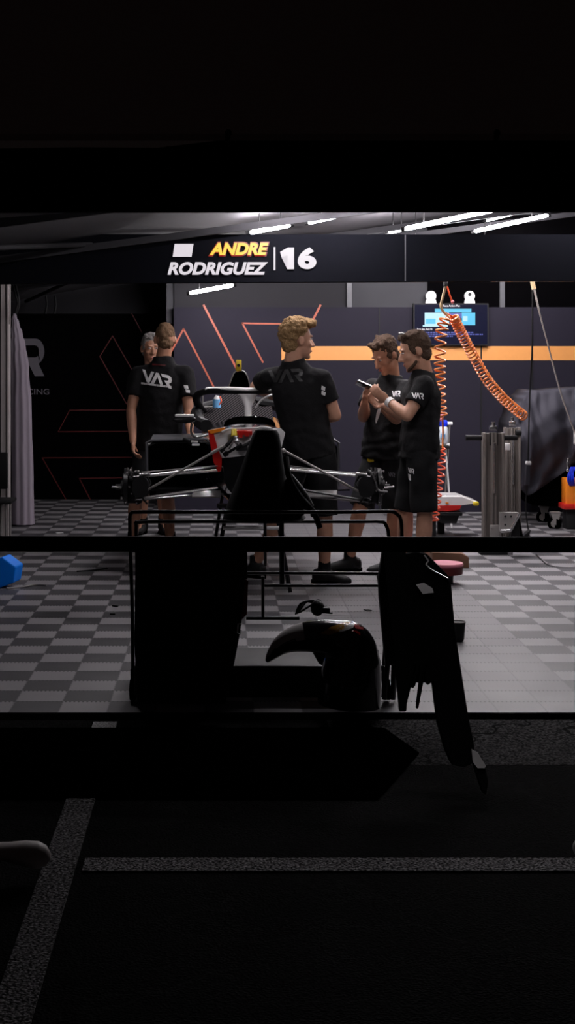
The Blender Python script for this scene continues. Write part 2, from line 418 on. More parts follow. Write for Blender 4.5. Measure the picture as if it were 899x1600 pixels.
# roof: a lean-to tent roof rising to the right
def roofz(x): return min(2.58+.17*x, 3.05)
b = nb(); rings = []
x0, x1 = -2.55, 4.25
xm = (3.05-2.58)/.17
for xa, xb in ((x0, xm), (xm, x1)):
    loft(b, [[V((xa, DF, min(2.37, roofz(xa)))), V((xb, DF, 2.37)), V((xb, DF, 2.41)), V((xa, DF, min(2.41, roofz(xa)+.04)))]] + [[V((xa, y, roofz(xa))), V((xb, y, roofz(xb))), V((xb, y, roofz(xb)+.04)), V((xa, y, roofz(xa)+.04))] for y in (7.9, 16.3)])
struct('ceiling', b, 'roof', smooth=False)
for i, yy in enumerate((8.2, 10.45, 12.4, 13.6)):
    b = nb(); prism(b, [(x0, yy-.02, roofz(x0)-.002), (x1, yy-.02, roofz(x1)-.002), (x1, yy+.02, roofz(x1)-.002), (x0, yy+.02, roofz(x0)-.002)], (0, 0, -.05)); struct('trim_%d' % (i+6), b, 'half_fabric', smooth=False)
for i, (xa, ya, xb, yb) in enumerate(((-2.2, 8.5, 1.5, 14.4), (-.5, 8.2, 3.4, 14.3), (-2.3, 11.5, -.6, 15.6), (-1.0, 12.6, -2.1, 15.6))):
    b = nb(); cyl(b, (xa, ya, roofz(xa)-.06), (xb, yb, roofz(xb)-.06), .018); struct('trim_%d' % (i+10), b, 'half_fabric')
# outer tent roof and black fascia over the garage front
b = nb(); prism(b, [(-6, DF+.05, 2.46), (8, DF+.05, 2.46), (8, 12, 4.9), (-6, 12, 4.8)], (0, 0, .03)); struct('roof_outer', b, 'outer', smooth=False)
d = 6.1
b = nb()
top = [P(x, y, d) for x, y in ((-700, 236), (0, 232), (120, 230), (260, 231), (300, 233), (480, 233), (620, 235), (760, 240), (780, 243), (840, 239), (1000, 238), (1500, 238))]
bot = [P(x, y, d) for x, y in ((1500, 329), (899, 330), (450, 330), (0, 331), (-700, 331))]
prism(b, top+bot, (0, .05, 0)); struct('trim_14', b, 'fascia', smooth=False)
for i, px in enumerate((355, 775)):
    b = nb(); cyl(b, P(px-2, 236, 6.12), P(px+2, 207, 6.12), .009, .012); sph(b, P(px+2, 207, 6.12), .015, 2); struct('trim_%d' % (i+15), b, 'black')

# ------------------------------------------------------------------ ceiling tubes
def lamp(p, q, label, r=.0165, hood=False):
    c = (p+q)/2; t = (q-p).normalized()
    zt = roofz(c.x)
    o = thing('tube_lamp', label, 'lamp', (c.x, c.y, c.z), 'fluorescent tubes under the tent roof')
    b = nb(); cap(b, p, q, r, r); mk('tube', b, {0: 'tube', False: 'tube', 1: 'tube_fill', 2: 'tube_fill', 3: 'tube_fill_dim'}[hood], o)
    if hood:   # trough reflector added to the extra tubes, its lip keeps light off the asphalt
        b = nb(); sec = [(-.062, -.040), (-.064, .02), (-.03, .045), (.03, .045), (.064, .02), (.062, -.036), (.068, -.036), (.070, .022), (.034, .05), (-.034, .05), (-.070, .022), (-.068, -.040)] if hood == 2 else [(-.062, -.040), (-.064, .02), (-.03, .045), (.03, .045), (.07, .03), (.072, .034), (.032, .05), (-.034, .05), (-.070, .022), (-.068, -.040)]
        p2, q2 = p-t*.05, q+t*.05; loft(b, [[e+V((0, y, z)) for y, z in sec] for e in (p2, q2)]); mk('spill_hood', b, 'black', o, smooth=False)
    for e, s in ((p, -1), (q, 1)):
        b = nb(); cyl(b, e+t*s*.02, e+t*s*.045, r*1.1); mk('end_cap', b, 'black', o)
    for k in (.2, .8):
        b = nb(); g = p.lerp(q, k); cyl(b, g+V((0, 0, r)), (g.x, g.y, roofz(g.x)+.005), .004); mk('hanger', b, 'black', o)
HOOD = True
lamp(P(744, 361, 13), P(853, 337, 13), 'tube lamp furthest right of the lit tubes above the sign board')
lamp(P(636, 357, 11), P(768, 329, 11.0), 'long tube lamp above the right half of the sign board')
lamp(P(610, 361.5, 12.6), P(632, 357.5, 12.6), 'short bright stub of tube lamp left of the long one', .02)
lamp(P(485, 347, 11.3), P(567, 329, 11.3), 'tube lamp above the number on the sign board')
lamp(P(394, 363, 10.9), P(450, 352, 10.9), 'tube lamp half hidden above the yellow name on the sign')
lamp(P(299, 457.5, 13.6), P(362, 446, 13.6), 'tube lamp seen below the sign board, above the back wall')
lamp(P(762, 345, 14.2), P(820, 330, 14.2), 'thin distant tube lamp between the two right hand tubes', .009)

lamp(V((-1.25, 8.4, 2.35)), V((-.55, 8.4, 2.43)), 'added unseen tube lighting the front left floor from behind the fascia', hood=True)  # added out of view to brighten the front floor
lamp(V((1.15, 8.4, 2.50)), V((1.95, 8.4, 2.60)), 'added unseen tube lighting the front right floor from behind the fascia', hood=2)  # added out of view for the right half of the floor
lamp(V((.55, 7.3, 2.34)), V((1.15, 7.3, 2.37)), 'added unseen short tube lighting the trolley from behind the fascia', hood=3)  # added out of view to light the nose section
lamp(V((.25, 10.1, 2.59)), V((1.2, 10.1, 2.73)), 'added unseen tube lighting the race car and the curly haired man from above')  # added above the view to light the car from overhead
lamp(V((1.5, 12.6, 2.40)), V((2.5, 12.6, 2.52)), 'added unseen tube behind the sign board brightening the rear')  # added behind the sign to bring more light to the rear
lamp(V((2.2, 10.2, 2.85)), V((3.0, 10.2, 2.93)), 'added unseen tube lighting the right side and the tarpaulin')  # added above the view to light the tarpaulin and right side
# ------------------------------------------------------------------ gantry sign
dg_ = 10.5
g = thing('gantry_sign', 'black overhead sign board with a lit driver name and number', 'sign', P(449, 440, dg_))
b = nb(); prism(b, [P(-60, 366, dg_), P(960, 366.5, dg_), P(960, 438, dg_), P(-60, 443.5, dg_)], (0, .12, 0)); mk('board', b, 'gantry', g, smooth=False)
b = nb(); prism(b, [P(633, 367, dg_-.004), P(634.6, 367, dg_-.004), P(634.6, 439, dg_-.004), P(633, 439, dg_-.004)], (0, .006, 0)); mk('seam', b, 'lip', g, smooth=False)
b = nb(); prism(b, [P(768, 438, dg_+.02), P(900, 436.5, dg_+.02), P(900, 439.5, dg_+.02), P(768, 440, dg_+.02)], (0, .05, 0)); tag(mk('rail', b, 'silver', g, smooth=False), 'bare metal edge rail')
def sign_text(s, x0, x1, y0, y1, m, bold, shear, name, dd=.0, th=.012):
    b = text_bm(s, bold, shear, .01)
    place_flat(b, P(x0, y1, dg_-.001-dd), V((XX(x1, dg_)-XX(x0, dg_), 0, 0)), V((0, 0, ZZ(y0, dg_)-ZZ(y1, dg_))), V((0, -1, 0)), th)
    return mk(name, b, m, g, smooth=False)
sign_text('ANDRE', 325.5, 421.5, 377.5, 400.5, 'e_red', .075, .25, 'letter_glow', 0, .004)
sign_text('ANDRE', 327.5, 419.5, 379.5, 398.5, 'e_yellow', .045, .25, 'lettering', .004)
sign_text('RODRIGUEZ', 262, 419, 409.5, 429.5, 'e_white', .042, .25, 'lettering')
sign_text('6', 465.5, 494.5, 386.5, 420.5, 'e_white', .05, 0, 'lettering')
b = nb(); prism(b, [P(x, y, dg_-.013) for x, y in ((438, 393.5), (450, 386.7), (459.8, 386.7), (459.8, 420.5), (449.3, 420.5), (449.3, 398.5), (440.3, 402))], (0, .012, 0)); mk('lettering', b, 'e_white', g, smooth=False)
b = nb(); prism(b, [P(x, y, dg_-.012) for x, y in ((273, 381), (302.5, 381), (299.5, 401), (270, 401))], (0, .012, 0)); tag(mk('flag', b, 'e_white', g, smooth=False), 'glowing white slanted flag')
b = nb(); prism(b, [P(x, y, dg_-.012) for x, y in ((427.8, 386), (430.6, 386), (430.6, 422), (427.8, 422))], (0, .012, 0)); mk('divider', b, 'e_white', g, smooth=False)

# ------------------------------------------------------------------ screen on the wall
d = DB-.08
tv = thing('wall_screen', 'wall mounted screen showing cyan panels and blue text', 'screen', P(705, 540, d))
b = nb(); prism(b, [P(646.5, 474, d), P(764, 474, d), P(764, 540, d), P(646.5, 540, d)], (0, .07, 0)); mk('casing', b, 'black', tv, smooth=False)
def scr(name, m, x0, x1, y0, y1, k=.006):
    b = nb(); prism(b, [P(x0, y0, d-k), P(x1, y0, d-k), P(x1, y1, d-k), P(x0, y1, d-k)], (0, .004, 0)); return mk(name, b, m, tv, smooth=False)
scr('display', 'e_screen', 648.5, 762, 476, 538, .003)
scr('display_block', 'e_cyan', 680, 737, 482.5, 488); scr('display_block', 'e_pale', 664, 702, 488.5, 508); scr('display_block', 'e_blue', 702, 722, 489, 497)
scr('display_block', 'e_cyan', 722, 743, 488.5, 508); scr('display_block', 'e_pale', 724, 731, 494, 502, .008); scr('display_block', 'e_cyan', 666, 681, 498, 506, .008)
scr('display_block', 'e_pale', 661, 700, 508, 510.5)
b = text_bm('Race Action Plan', .03, 0, .01); place_flat(b, P(693, 479.5, d-.006), V((XX(719, d)-XX(693, d), 0, 0)), V((0, 0, .022)), V((0, -1, 0)), .002); mk('display_text', b, 'e_white', tv, smooth=False)
b = text_bm('Race data. Rack Pit', .03, 0, .01); place_flat(b, P(652, 516, d-.006), V((XX(676, d)-XX(652, d), 0, 0)), V((0, 0, .022)), V((0, -1, 0)), .002); mk('display_text', b, 'e_white', tv, smooth=False)
for y, x1 in ((519.5, 740), (522.5, 755), (525.5, 708)):
    random.seed(int(y*10)); x = 652
    while x < x1:
        q = random.uniform(2, 6); scr('display_text', 'e_blue', x, min(x1, x+q), y-.9, y+.9); x += q+1.1
for px, dk, lab in ((674, False, 'plain white keyhole shaped sign above the screen, on its left'), (734.5, True, 'white keyhole shaped sign with a dark mark above the screen')):
    dd = DB+.0
    t = thing('keyhole_sign', lab, 'sign', P(px, 473, dd), 'white keyhole shaped signs')
    pts = [P(px+8.2*math.sin(a), 462.5-8.2*math.cos(a), dd) for a in [math.radians(-125+k*250/18) for k in range(19)]]
    pts += [P(px+8.4, 472, dd), P(px+8.4, 474, dd), P(px-8.4, 474, dd), P(px-8.4, 472, dd)]
    b = nb(); prism(b, pts, (0, .03, 0)); mk('plate', b, 'white_print', t, smooth=False)
    if dk:
        b = nb(); cyl(b, P(px, 460, dd-.006), P(px, 460, dd+.01), .017, n=10); mk('mark', b, 'black', t)
    b = nb(); prism(b, [P(px-3, 473.9, dd+.005), P(px+3, 473.9, dd+.005), P(px+3, 482, dd+.005), P(px-3, 482, dd+.005)], (0, .02, 0)); mk('bracket', b, 'black', t, smooth=False)
# ------------------------------------------------------------------ people
def n3(p, f, s): return noise.noise(p*f + V((s, s*2, s*3)))
def person(label, J, skin='skin', hair='short', hairm='hair_short', shirt_noise=1, seed=1, sleeves=(.62, .62), group=None, cat='person'):
    C, Fh = V(J['head']), V(J['hf']).normalized()
    Uh = V(J.get('hu', (0, 0, 1))); Uh = (Uh - Fh*Uh.dot(Fh)).normalized(); Rh = Fh.cross(Uh); k = J.get('k', 1.02)
    hR = Matrix((Rh, Fh, Uh)).transposed()
    shA, shB = V(J['shA']), V(J['shB']); pel = V(J['pel']); hipA, hipB = V(J['hipA']), V(J['hipB']); nk = V(J['neck'])
    mid = (shA+shB)/2
    S1 = (shB-shA).normalized(); S0 = (hipB-hipA).normalized()
    def torso(b, prof, ex):
        rings = []
        for t, rx, ry in prof:
            if t <= 1: c = pel.lerp(mid, t)
            else: c = mid.lerp(nk, (t-1))
            ax = (nk-mid).normalized() if t > 1 else (mid-pel).normalized()
            S = S0.lerp(S1, max(0, min(1, t))).normalized(); S = (S-ax*S.dot(ax)).normalized(); Fr = ax.cross(S)
            rings.append(ring(c, S, Fr, rx+ex, ry+ex, 28, 2.3))
        loft(b, rings)
    body = nb()
    # head
    def h(x, y, z): return C + Rh*x*k + Fh*y*k + Uh*z*k
    sph(body, h(0, -.012, .026), (.074*k, .097*k, .103*k), 4, hR)
    sph(body, h(0, .022, -.055), (.056*k, .068*k, .066*k), 3, hR)
    sph(body, h(0, .040, -.020), (.060*k, .052*k, .060*k), 3, hR)
    sph(body, h(0, .070, -.105), (.026*k, .022*k, .020*k), 3, hR)
    cap(body, h(0, .086, .018), h(0, .113, -.030), .008*k, .0135*k)
    for s in (-1, 1):
        sph(body, h(s*.012, .098, -.034), .010*k, 2)
        sph(body, h(s*.028, .083, .032), (.022*k, .010*k, .008*k), 2, hR)
        sph(body, h(s*.038, .062, -.025), (.020*k, .022*k, .018*k), 2, hR)
        sph(body, h(s*.079, -.012, -.004), (.012*k, .019*k, .032*k), 3, hR)
    sph(body, h(0, .084, -.062), (.024*k, .012*k, .007*k), 2, hR)
    sph(body, h(0, .083, -.076), (.021*k, .012*k, .008*k), 2, hR)
    cap(body, h(0, -.025, -.05), nk+V((0, 0, -.03)), .057, .062)
    torso(body, [(-.16, .12, .09), (-.04, .155, .105), (.12, .15, .10), (.42, .128, .09), (.72, .15, .10), (.9, .155, .095), (1.0, .13, .075), (1.45, .09, .065), (1.9, .06, .055)], -.012)
    chain(body, [(mid.lerp(shA, .6), .055), (shA, .054)]); chain(body, [(mid.lerp(shB, .6), .055), (shB, .054)])
    for s in 'AB':
        sh, el, wr = V(J['sh'+s]), V(J['el'+s]), V(J['wr'+s]); hd = V(J['hd'+s]).normalized()
        chain(body, [(sh, .052), (sh.lerp(el, .45), .049), (el, .039), (el.lerp(wr, .28), .042), (wr, .027)])
        # hand
        pn = V(J.get('pn'+s, (0, 1, 0))); pn = (pn-hd*pn.dot(hd)).normalized(); W = hd.cross(pn)
        if s == 'A': W = -W
        R = Matrix((hd, W, pn)).transposed()
        sph(body, wr+hd*.045, (.050, .040, .017), 3, R)
        curl = J.get('curl'+s, .35)
        for i, (off, L) in enumerate(((.030, .9), (.010, 1.), (-.010, .95), (-.029, .75))):
            p = wr+hd*.078+W*off; a = .12; pts = [(wr+hd*.05+W*off*.8, .0095), (p, .0095)]
            for seg, (l, r) in enumerate(((.038*L, .0088), (.026*L, .0082), (.021*L, .0075))):
                a += curl*(1+.15*i)
                p = p + (hd*math.cos(a)+pn*math.sin(a))*l; pts.append((p, r))
            chain(body, pts)
        p = wr+hd*.022+W*.030
        chain(body, [(p, .012), (p+(W*.7+hd*.6+pn*.35)*.036, .0105), (p+(W*.7+hd*.6+pn*.35)*.036+(hd*.85+W*.15+pn*.5)*.030, .0088)])
        # legs
        hp, kn, an = V(J['hip'+s]), V(J['kn'+s]), V(J['an'+s]); td = V(J['toe'+s]).normalized()
        chain(body, [(hp, .082), (hp.lerp(kn, .5), .072), (kn, .052), (kn.lerp(an, .3), .056), (kn.lerp(an, .6), .045), (an, .036), (an+td*.05-V((0, 0, .05)), .033), (an+td*.14-V((0, 0, .062)), .026)])
    o = mk('person', body, skin, None, loc=(pel.x, pel.y, 0), remesh=.0068, sm=3)
    tag(o, label, cat, group)
    # shirt
    b = nb()
    torso(b, [(-.13, .172, .128), (.05, .170, .125), (.35, .158, .118), (.7, .168, .120), (.9, .172, .112), (1.0, .155, .092), (1.4, .112, .080), (1.75, .076, .070), (1.95, .068, .066)], .010)
    for s in 'AB':
        sh, el = V(J['sh'+s]), V(J['el'+s]); f = sleeves[0 if s == 'A' else 1]
        sph(b, sh, .070, 3); cap(b, mid.lerp(sh, .55), sh, .075, .070)
        cyl(b, sh, sh.lerp(el, f), .070, .071, 20)
    def wr_(v, nr):
        z = v.z
        a = n3(V((v.x*1.0, v.y*1.0, v.z*.55)), 9, seed)*.012 + n3(v, 22, seed+3)*.0045
        low = max(0, 1-(z-pel.z)/.35)
        a += math.sin(z*60+n3(v, 6, seed)*6)*.003*low
        return v + nr*a*shirt_noise
    sh_o = mk('shirt', b, 'black_cloth', o, remesh=.0085, sm=4, fn=wr_); sh_o['label'] = 'black short sleeved team shirt'
    # shorts
    b = nb()
    rings = []
    ax = (mid-pel).normalized()
    for t, rx, ry in ((-.06, .165, .12), (.0, .168, .122), (.1, .160, .115)):
        c = pel+ax*t*1.0; S = (S0-ax*S0.dot(ax)).normalized(); rings.append(ring(c, S, ax.cross(S), rx, ry, 24, 2.3))
    loft(b, rings)
    for s in 'AB':
        hp, kn = V(J['hip'+s]), V(J['kn'+s]); sph(b, hp, .105, 3); cyl(b, hp, hp.lerp(kn, .5), .104, .098, 20); cyl(b, hp.lerp(kn, .48), hp.lerp(kn, J.get('shortlen', 1.02)), .098, .092, 20)
    so = mk('shorts', b, 'shorts', o, remesh=.010, sm=4, fn=lambda v, nr: v+nr*(n3(v, 10, seed+9)*.012)); so['label'] = 'black shorts'
    # shoes
    for s in 'AB':
        an, td = V(J['an'+s]), V(J['toe'+s]).normalized(); td.z = 0; td.normalize(); sd = V((td.y, -td.x, 0)); g = V((an.x, an.y, 0))
        b = nb(); loft(b, [ring(g+td*a+V((0, 0, hh)), sd, V((0, 0, 1)), w_, r_, 18, 2.4) for a, hh, w_, r_ in ((-.085, .05, .02, .03), (-.07, .052, .036, .048), (-.01, .055, .041, .052), (.06, .045, .044, .043), (.12, .036, .047, .034), (.165, .03, .04, .027), (.19, .026, .02, .016))])
        cyl(b, g+V((0, 0, .05)), g+V((0, 0, .118)), .05, .044, 18)
        q = mk('shoe', b, 'black', o, remesh=.009, sm=4); q['label'] = 'black trainer'
        b = nb(); loft(b, [ring(g+td*a+V((0, 0, hh)), sd, td, w_*1.0, 1, 18, 2.4) if False else [g+td*(.045+.14*math.cos(t)) + sd*(.05*math.sin(t)*(1 if math.cos(t) > -.3 else .85)) + V((0, 0, hh)) for t in [2*math.pi*i/22 for i in range(22)]] for a, hh, w_ in ((0, .004, 1), (0, .026, 1))])
        mk('shoe_sole', b, 'rubber', q)
        cyl_b = nb(); cyl(cyl_b, g+V((0, 0, .10)), V((an.x, an.y, .155)), .044, .042, 18); mk('sock', cyl_b, 'black_cloth', o)
    # hair
    b = nb(); rnd = random.Random(seed)
    if hair == 'curly':
        sph(b, h(0, -.03, .055), (.086*k, .098*k, .088*k), 3, hR); sph(b, h(0, -.055, -.025), (.070*k, .060*k, .065*k), 3, hR)
        for _ in range(260):
            th = rnd.uniform(0, 2*math.pi); ph = rnd.uniform(-.85, 1.35)
            dv = V((math.cos(th)*math.cos(ph), math.sin(th)*math.cos(ph), math.sin(ph)))
            if dv.y > .35 and dv.z < .42: continue
            if dv.z < -.15 and dv.y > -.25: continue
            sph(b, h(dv.x*.090, -.018+dv.y*.106, .052+dv.z*.094), rnd.uniform(.015, .025), 2)
        for _ in range(26):
            sph(b, h(rnd.uniform(-.06, .06), rnd.uniform(.05, .095), rnd.uniform(.10, .135)), rnd.uniform(.016, .024), 2)
        vx = .006
    elif hair == 'buzz':
        sph(b, h(0, -.020, .038), (.0745*k, .097*k, .098*k), 4, hR)
        sph(b, h(0, -.050, -.035), (.058*k, .056*k, .052*k), 3, hR); vx = .006
    else:
        sph(b, h(0, -.024, .044), (.082*k, .101*k, .098*k), 4, hR)
        sph(b, h(0, -.052, -.032), (.067*k, .058*k, .062*k), 3, hR)
        for _ in range(60):
            sph(b, h(rnd.uniform(-.055, .055), rnd.uniform(-.06, .062), rnd.uniform(.10, .118)), rnd.uniform(.014, .020), 2)
        for s in (-1, 1): sph(b, h(s*.068, .012, .018), (.012, .028, .035), 2, hR)
        vx = .006
    def cut(v, nr):
        q = hR.transposed() @ (v-C)
        v = v + nr*(n3(v, 45, seed)*.006 + n3(v, 18, seed+2)*.006)
        q = hR.transposed() @ (v-C)
        # hairline: nothing on the face
        zmin = .070 if hair != 'curly' else .062
        if q.y > .045 and q.z < zmin: v = v - Fh*(q.y-.040) * min(1, (zmin-q.z)/.012)
        return v
    ho = mk('hair', b, hairm, o, remesh=vx, sm=1, fn=cut)
    # eyes
    for s in (-1, 1):
        b = nb(); sph(b, h(s*.029, .0835, .012), (.012*k, .007*k, .0042*k), 2, hR); e = mk('eye', b, 'eye', o)
        b = nb(); sph(b, h(s*.029, .0895, .011), (.0050, .003, .0042), 2, hR); mk('iris', b, 'iris', e)
    b = nb(); sph(b, h(0, .0945, -.068), (.021*k, .005*k, .008*k), 2, hR); mk('lips', b, 'lips', o)
    return o, sh_o, so, ho, h, (Rh, Fh, Uh, hR)

# man on the left, seen from behind
J = dict(head=P(258, 531, 11.5), hf=(-.12, 1, -.12), neck=P(255, 556, 11.48), shA=P(217, 584, 11.5), shB=P(291, 585, 11.45), elA=P(205, 641, 11.45), elB=P(295, 645, 11.35),
         wrA=P(208, 690, 11.35), wrB=P(297, 676, 11.12), hdA=(.05, -.2, -1), hdB=(.1, -.6, -.5), pnA=(1, 0, 0), pnB=(0, 0, -1),
         pel=P(250, 690, 11.5), hipA=P(234, 703, 11.5), hipB=P(267, 703, 11.5), knA=P(212, 778, 11.45), knB=P(262, 776, 11.45), anA=P(208, 843, 11.55), anB=P(266, 842, 11.55),
         toeA=(-.2, 1, 0), toeB=(.15, 1, 0), curlB=.15)
pa = person('man with a bright white logo on his back, standing left of the car', J, 'skin2', 'buzz', 'hair_short', seed=3)
N_ = V((0, -1, 0)); sc = (XX(266, 11.4)-XX(219, 11.4))/2.72
decal('shirt_logo', VAR, pa[1], P(221, 597, 11.3), V((sc, 0, -.02)), V((0, 0, .1)), N_, 'white_print', pa[1])['label'] = 'white logo lettering'
def strip_polys(n, r, gap=.3):
    out = []; x = 0
    while x < n:
        q = r.uniform(.5, 1.0); out.append([(x, 0), (x+q, 0), (x+q, 1), (x, 1)]); x += q+gap*.5
    return out
decal('shirt_logo', strip_polys(16, random.Random(4), .25), pa[1], P(219.5, 600.5, 11.3), V((.0149, 0, -.0018)), V((0, 0, .015)), N_, 'white_print', pa[1])['label'] = 'small line of white lettering'
decal('collar_stripe', [[(0, 0), (1, 0), (1, 1), (0, 1)]], pa[1], P(237, 570.5, 11.3), V((.105, 0, -.008)), V((0, 0, .012)), N_, 'red_l', pa[1])
decal('sleeve_badge', [[(0, 0), (1, 0), (1, 1), (0, 1)], [(0.2, -1.2), (1.2, -1.2), (1.3, -.3), (0.2, -.2)]], pa[1], P(292.5, 607, 11.3), V((.028, 0, -.004)), V((0, 0, .026)), V((.5, -1, 0)), 'white_print', pa[1])

# older man behind him
J = dict(head=P(236, 545, 12.7), hf=(.25, -1, -.1), neck=P(238, 568, 12.7), shA=P(210, 596, 12.7), shB=P(268, 596, 12.7), elA=P(207, 640, 12.75), elB=P(272, 640, 12.75),
         wrA=P(210, 678, 12.65), wrB=P(268, 678, 12.65), hdA=(0, -.2, -1), hdB=(0, -.2, -1), pnA=(1, 0, 0), pnB=(-1, 0, 0),
         pel=P(238, 687, 12.7), hipA=P(224, 697, 12.7), hipB=P(252, 697, 12.7), knA=P(224, 757, 12.68), knB=P(254, 757, 12.68), anA=P(223, 814, 12.75), anB=P(255, 814, 12.75),
         toeA=(-.2, -1, 0), toeB=(.2, -1, 0))
person('grey haired man half hidden behind the left man with the bright logo', J, 'skin2', 'short', 'hair_grey', seed=5)

# curly haired man in the middle
J = dict(head=P(466, 532, 9.8), hf=(.93, .36, -.03), neck=P(458, 559, 9.8), shA=P(421, 590, 9.88), shB=P(503, 592, 9.78), elA=P(399, 604, 10.15), elB=P(525, 650, 9.80),
         wrA=P(440, 625, 10.28), wrB=P(480, 655, 10.02), hdA=(1, .1, -.1), hdB=(-1, .1, 0), pnA=(0, -1, 0), pnB=(0, -1, 0),
         pel=P(483, 700, 9.85), hipA=P(462, 714, 9.88), hipB=P(503, 716, 9.82), knA=P(442, 796, 9.95), knB=P(508, 812, 9.80), anA=P(400, 880, 10.1), anB=P(507, 891, 9.82),
         toeA=(-.5, .5, 0), toeB=(.9, -.35, 0), shortlen=.94)
pc = person('curly haired man in black seen from behind, leaning on the race car', J, 'skin', 'curly', 'hair_blond', seed=11, sleeves=(.55, .62))
sc = (XX(474, 9.7)-XX(420, 9.7))/2.72
decal('shirt_logo', VAR, pc[1], P(421, 600, 9.6), V((sc, 0, .006)), V((0, 0, .088)), N_, 'grey_ghost', pc[1])['label'] = 'dark grey tone on tone logo lettering'
decal('sleeve_badge', [[(0, 0), (1, 0), (1, 1), (0, 1)], [(0.2, -1.2), (1.2, -1.2), (1.3, -.3), (0.2, -.2)]], pc[1], P(518, 609, 9.6), V((.022, 0, -.01)), V((0, 0, .026)), V((.5, -1, 0)), 'white_print', pc[1])
wr, el = V(J['wrB']), V(J['elB'])
b = nb(); cyl(b, wr.lerp(el, .30), wr.lerp(el, .44), .040, .041, 18); mk('wristwatch', b, 'silver', pc[0])

# left man of the pair
J = dict(head=P(602, 555, 10.28), hf=(-.62, -.50, -.52), hu=(-.2, -.2, 1), neck=P(612, 584, 10.35), shA=P(585, 606, 10.48), shB=P(634, 608, 10.22), elA=P(568, 652, 10.30), elB=P(620, 655, 10.02),
         wrA=P(570, 629, 10.08), wrB=P(594, 633, 9.98), hdA=(.10, -.15, 1), hdB=(-.75, -.1, .55), pnA=(.7, -.4, 0), pnB=(-.2, .3, .8), curlA=.55, curlB=.5,
         pel=P(602, 704, 10.36), hipA=P(590, 714, 10.42), hipB=P(616, 714, 10.30), knA=P(563, 795, 10.28), knB=P(617, 800, 10.28), anA=P(547, 872, 10.40), anB=P(613, 876, 10.30),
         toeA=(-1, -.25, 0), toeB=(-1, -.3, 0), shortlen=.95)
pb = person('dark haired man in black bending over a phone, left of the pair', J, 'skin2', 'short', 'hair_dark', seed=17)
decal('shirt_logo', [[(x*.36, y) for x, y in q] for q in VAR], pb[1], P(609, 617, 10.0), V((.07, 0, -.006)), V((0, 0, .045)), V((-.2, -1, .1)), 'white_print', pb[1])
decal('shorts_logo', [[(x*.36, y) for x, y in q] for q in VAR], pb[2], P(603, 743, 10.0), V((.05, 0, -.008)), V((0, 0, .03)), V((-.2, -1, .1)), 'grey_print', pb[2])
decal('yellow_tag', [[(0, .2), (.35, 0), (1, .1), (.9, .9), (.55, 1), (.6, .4), (.3, .45), (.2, 1), (0, .9)]], pb[2], P(560, 727, 10.0), V((.052, 0, 0)), V((0, 0, .055)), V((-.3, -1, 0)), 'yellow', pb[2])['label'] = 'yellow tag at the hip'

# right man of the pair
J = dict(head=P(648, 549, 9.72), hf=(-.93, -.08, -.30), neck=P(663, 578, 9.75), shA=P(655, 604, 9.92), shB=P(663, 603, 9.57), elA=P(628, 650, 9.92), elB=P(637, 650, 9.50),
         wrA=P(600, 634, 9.86), wrB=P(606, 626, 9.64), hdA=(-.8, .05, .5), hdB=(-.75, .05, .55), pnA=(-.3, -.5, .6), pnB=(-.3, .5, .6), curlA=.4, curlB=.3,
         pel=P(656, 703, 9.75), hipA=P(652, 712, 9.86), hipB=P(658, 713, 9.66), knA=P(634, 800, 9.85), knB=P(664, 802, 9.62), anA=P(632, 886, 9.95), anB=P(661, 893, 9.66),
         toeA=(-1, .1, 0), toeB=(-1, -.15, 0), shortlen=.98)
pd = person('bearded man in black in profile, tapping a phone, right of the pair', J, 'skin', 'short', 'hair_dark', seed=23)
decal('sleeve_logo', [[(x*.36, y) for x, y in q] for q in VAR], pd[1], P(645, 619, 9.3), V((.082, 0, -.008)), V((0, 0, .04)), V((-.1, -1, .1)), 'white_print', pd[1])
decal('shorts_logo', [[(x*.36, y) for x, y in q] for q in VAR], pd[2], P(617, 744, 9.3), V((.055, 0, -.008)), V((0, 0, .033)), V((-.4, -1, 0)), 'white_print', pd[2])
decal('shorts_logo', [[(0, 0), (1, 0), (1, 1), (0, 1)]], pd[2], P(617, 756, 9.3), V((.025, 0, -.004)), V((0, 0, .04)), V((-.4, -1, 0)), 'white_print', pd[2])
wr, el = V(J['wrB']), V(J['elB'])
b = nb(); cyl(b, wr.lerp(el, .04), wr.lerp(el, .20), .034, .036, 18); mk('wristwatch', b, 'white_print', pd[0])['label'] = 'pale wristband'
h, (Rh, Fh, Uh, hR) = pd[4], pd[5]
for s in (-1, 1):
    b = nb(); sph(b, h(s*.03, .045, .135), (.026, .008, .018), 3, hR @ Matrix.Rotation(math.radians(-40), 3, 'X')); e = mk('sunglasses_lens', b, 'white', pd[0]); e['label'] = 'pale lens pushed up on the hair'
b = nb()
for i in range(34):
    a = -1.45+2.9*i/33
    sph(b, h(.055*math.sin(a), .014+.064*math.cos(a), -.104+.040*(a/1.45)**2), .0135, 1)
sph(b, h(0, .078, -.112), (.022, .012, .010), 2, hR)
mk('beard', b, 'hair_dark', pd[0], remesh=.006, sm=2)

# phone
ph = P(573, 604, 10.0)
R = Matrix.Rotation(math.radians(24), 3, 'Y') @ Matrix.Rotation(math.radians(-20), 3, 'X')
b = nb(); box(b, ph, (.15, .085, .012), R, .003)
t = thing('phone', 'black phone held flat by the two men on the right', 'phone', ph)
mk('phone_body', b, 'gloss', t)
b = nb(); box(b, ph+R@V((0, 0, .007)), (.14, .076, .002), R); mk('phone_screen', b, 'gloss', t)
b = nb(); box(b, ph+R@V((-.005, -.044, .002)), (.13, .003, .009), R); mk('phone_edge', b, 'silver', t)
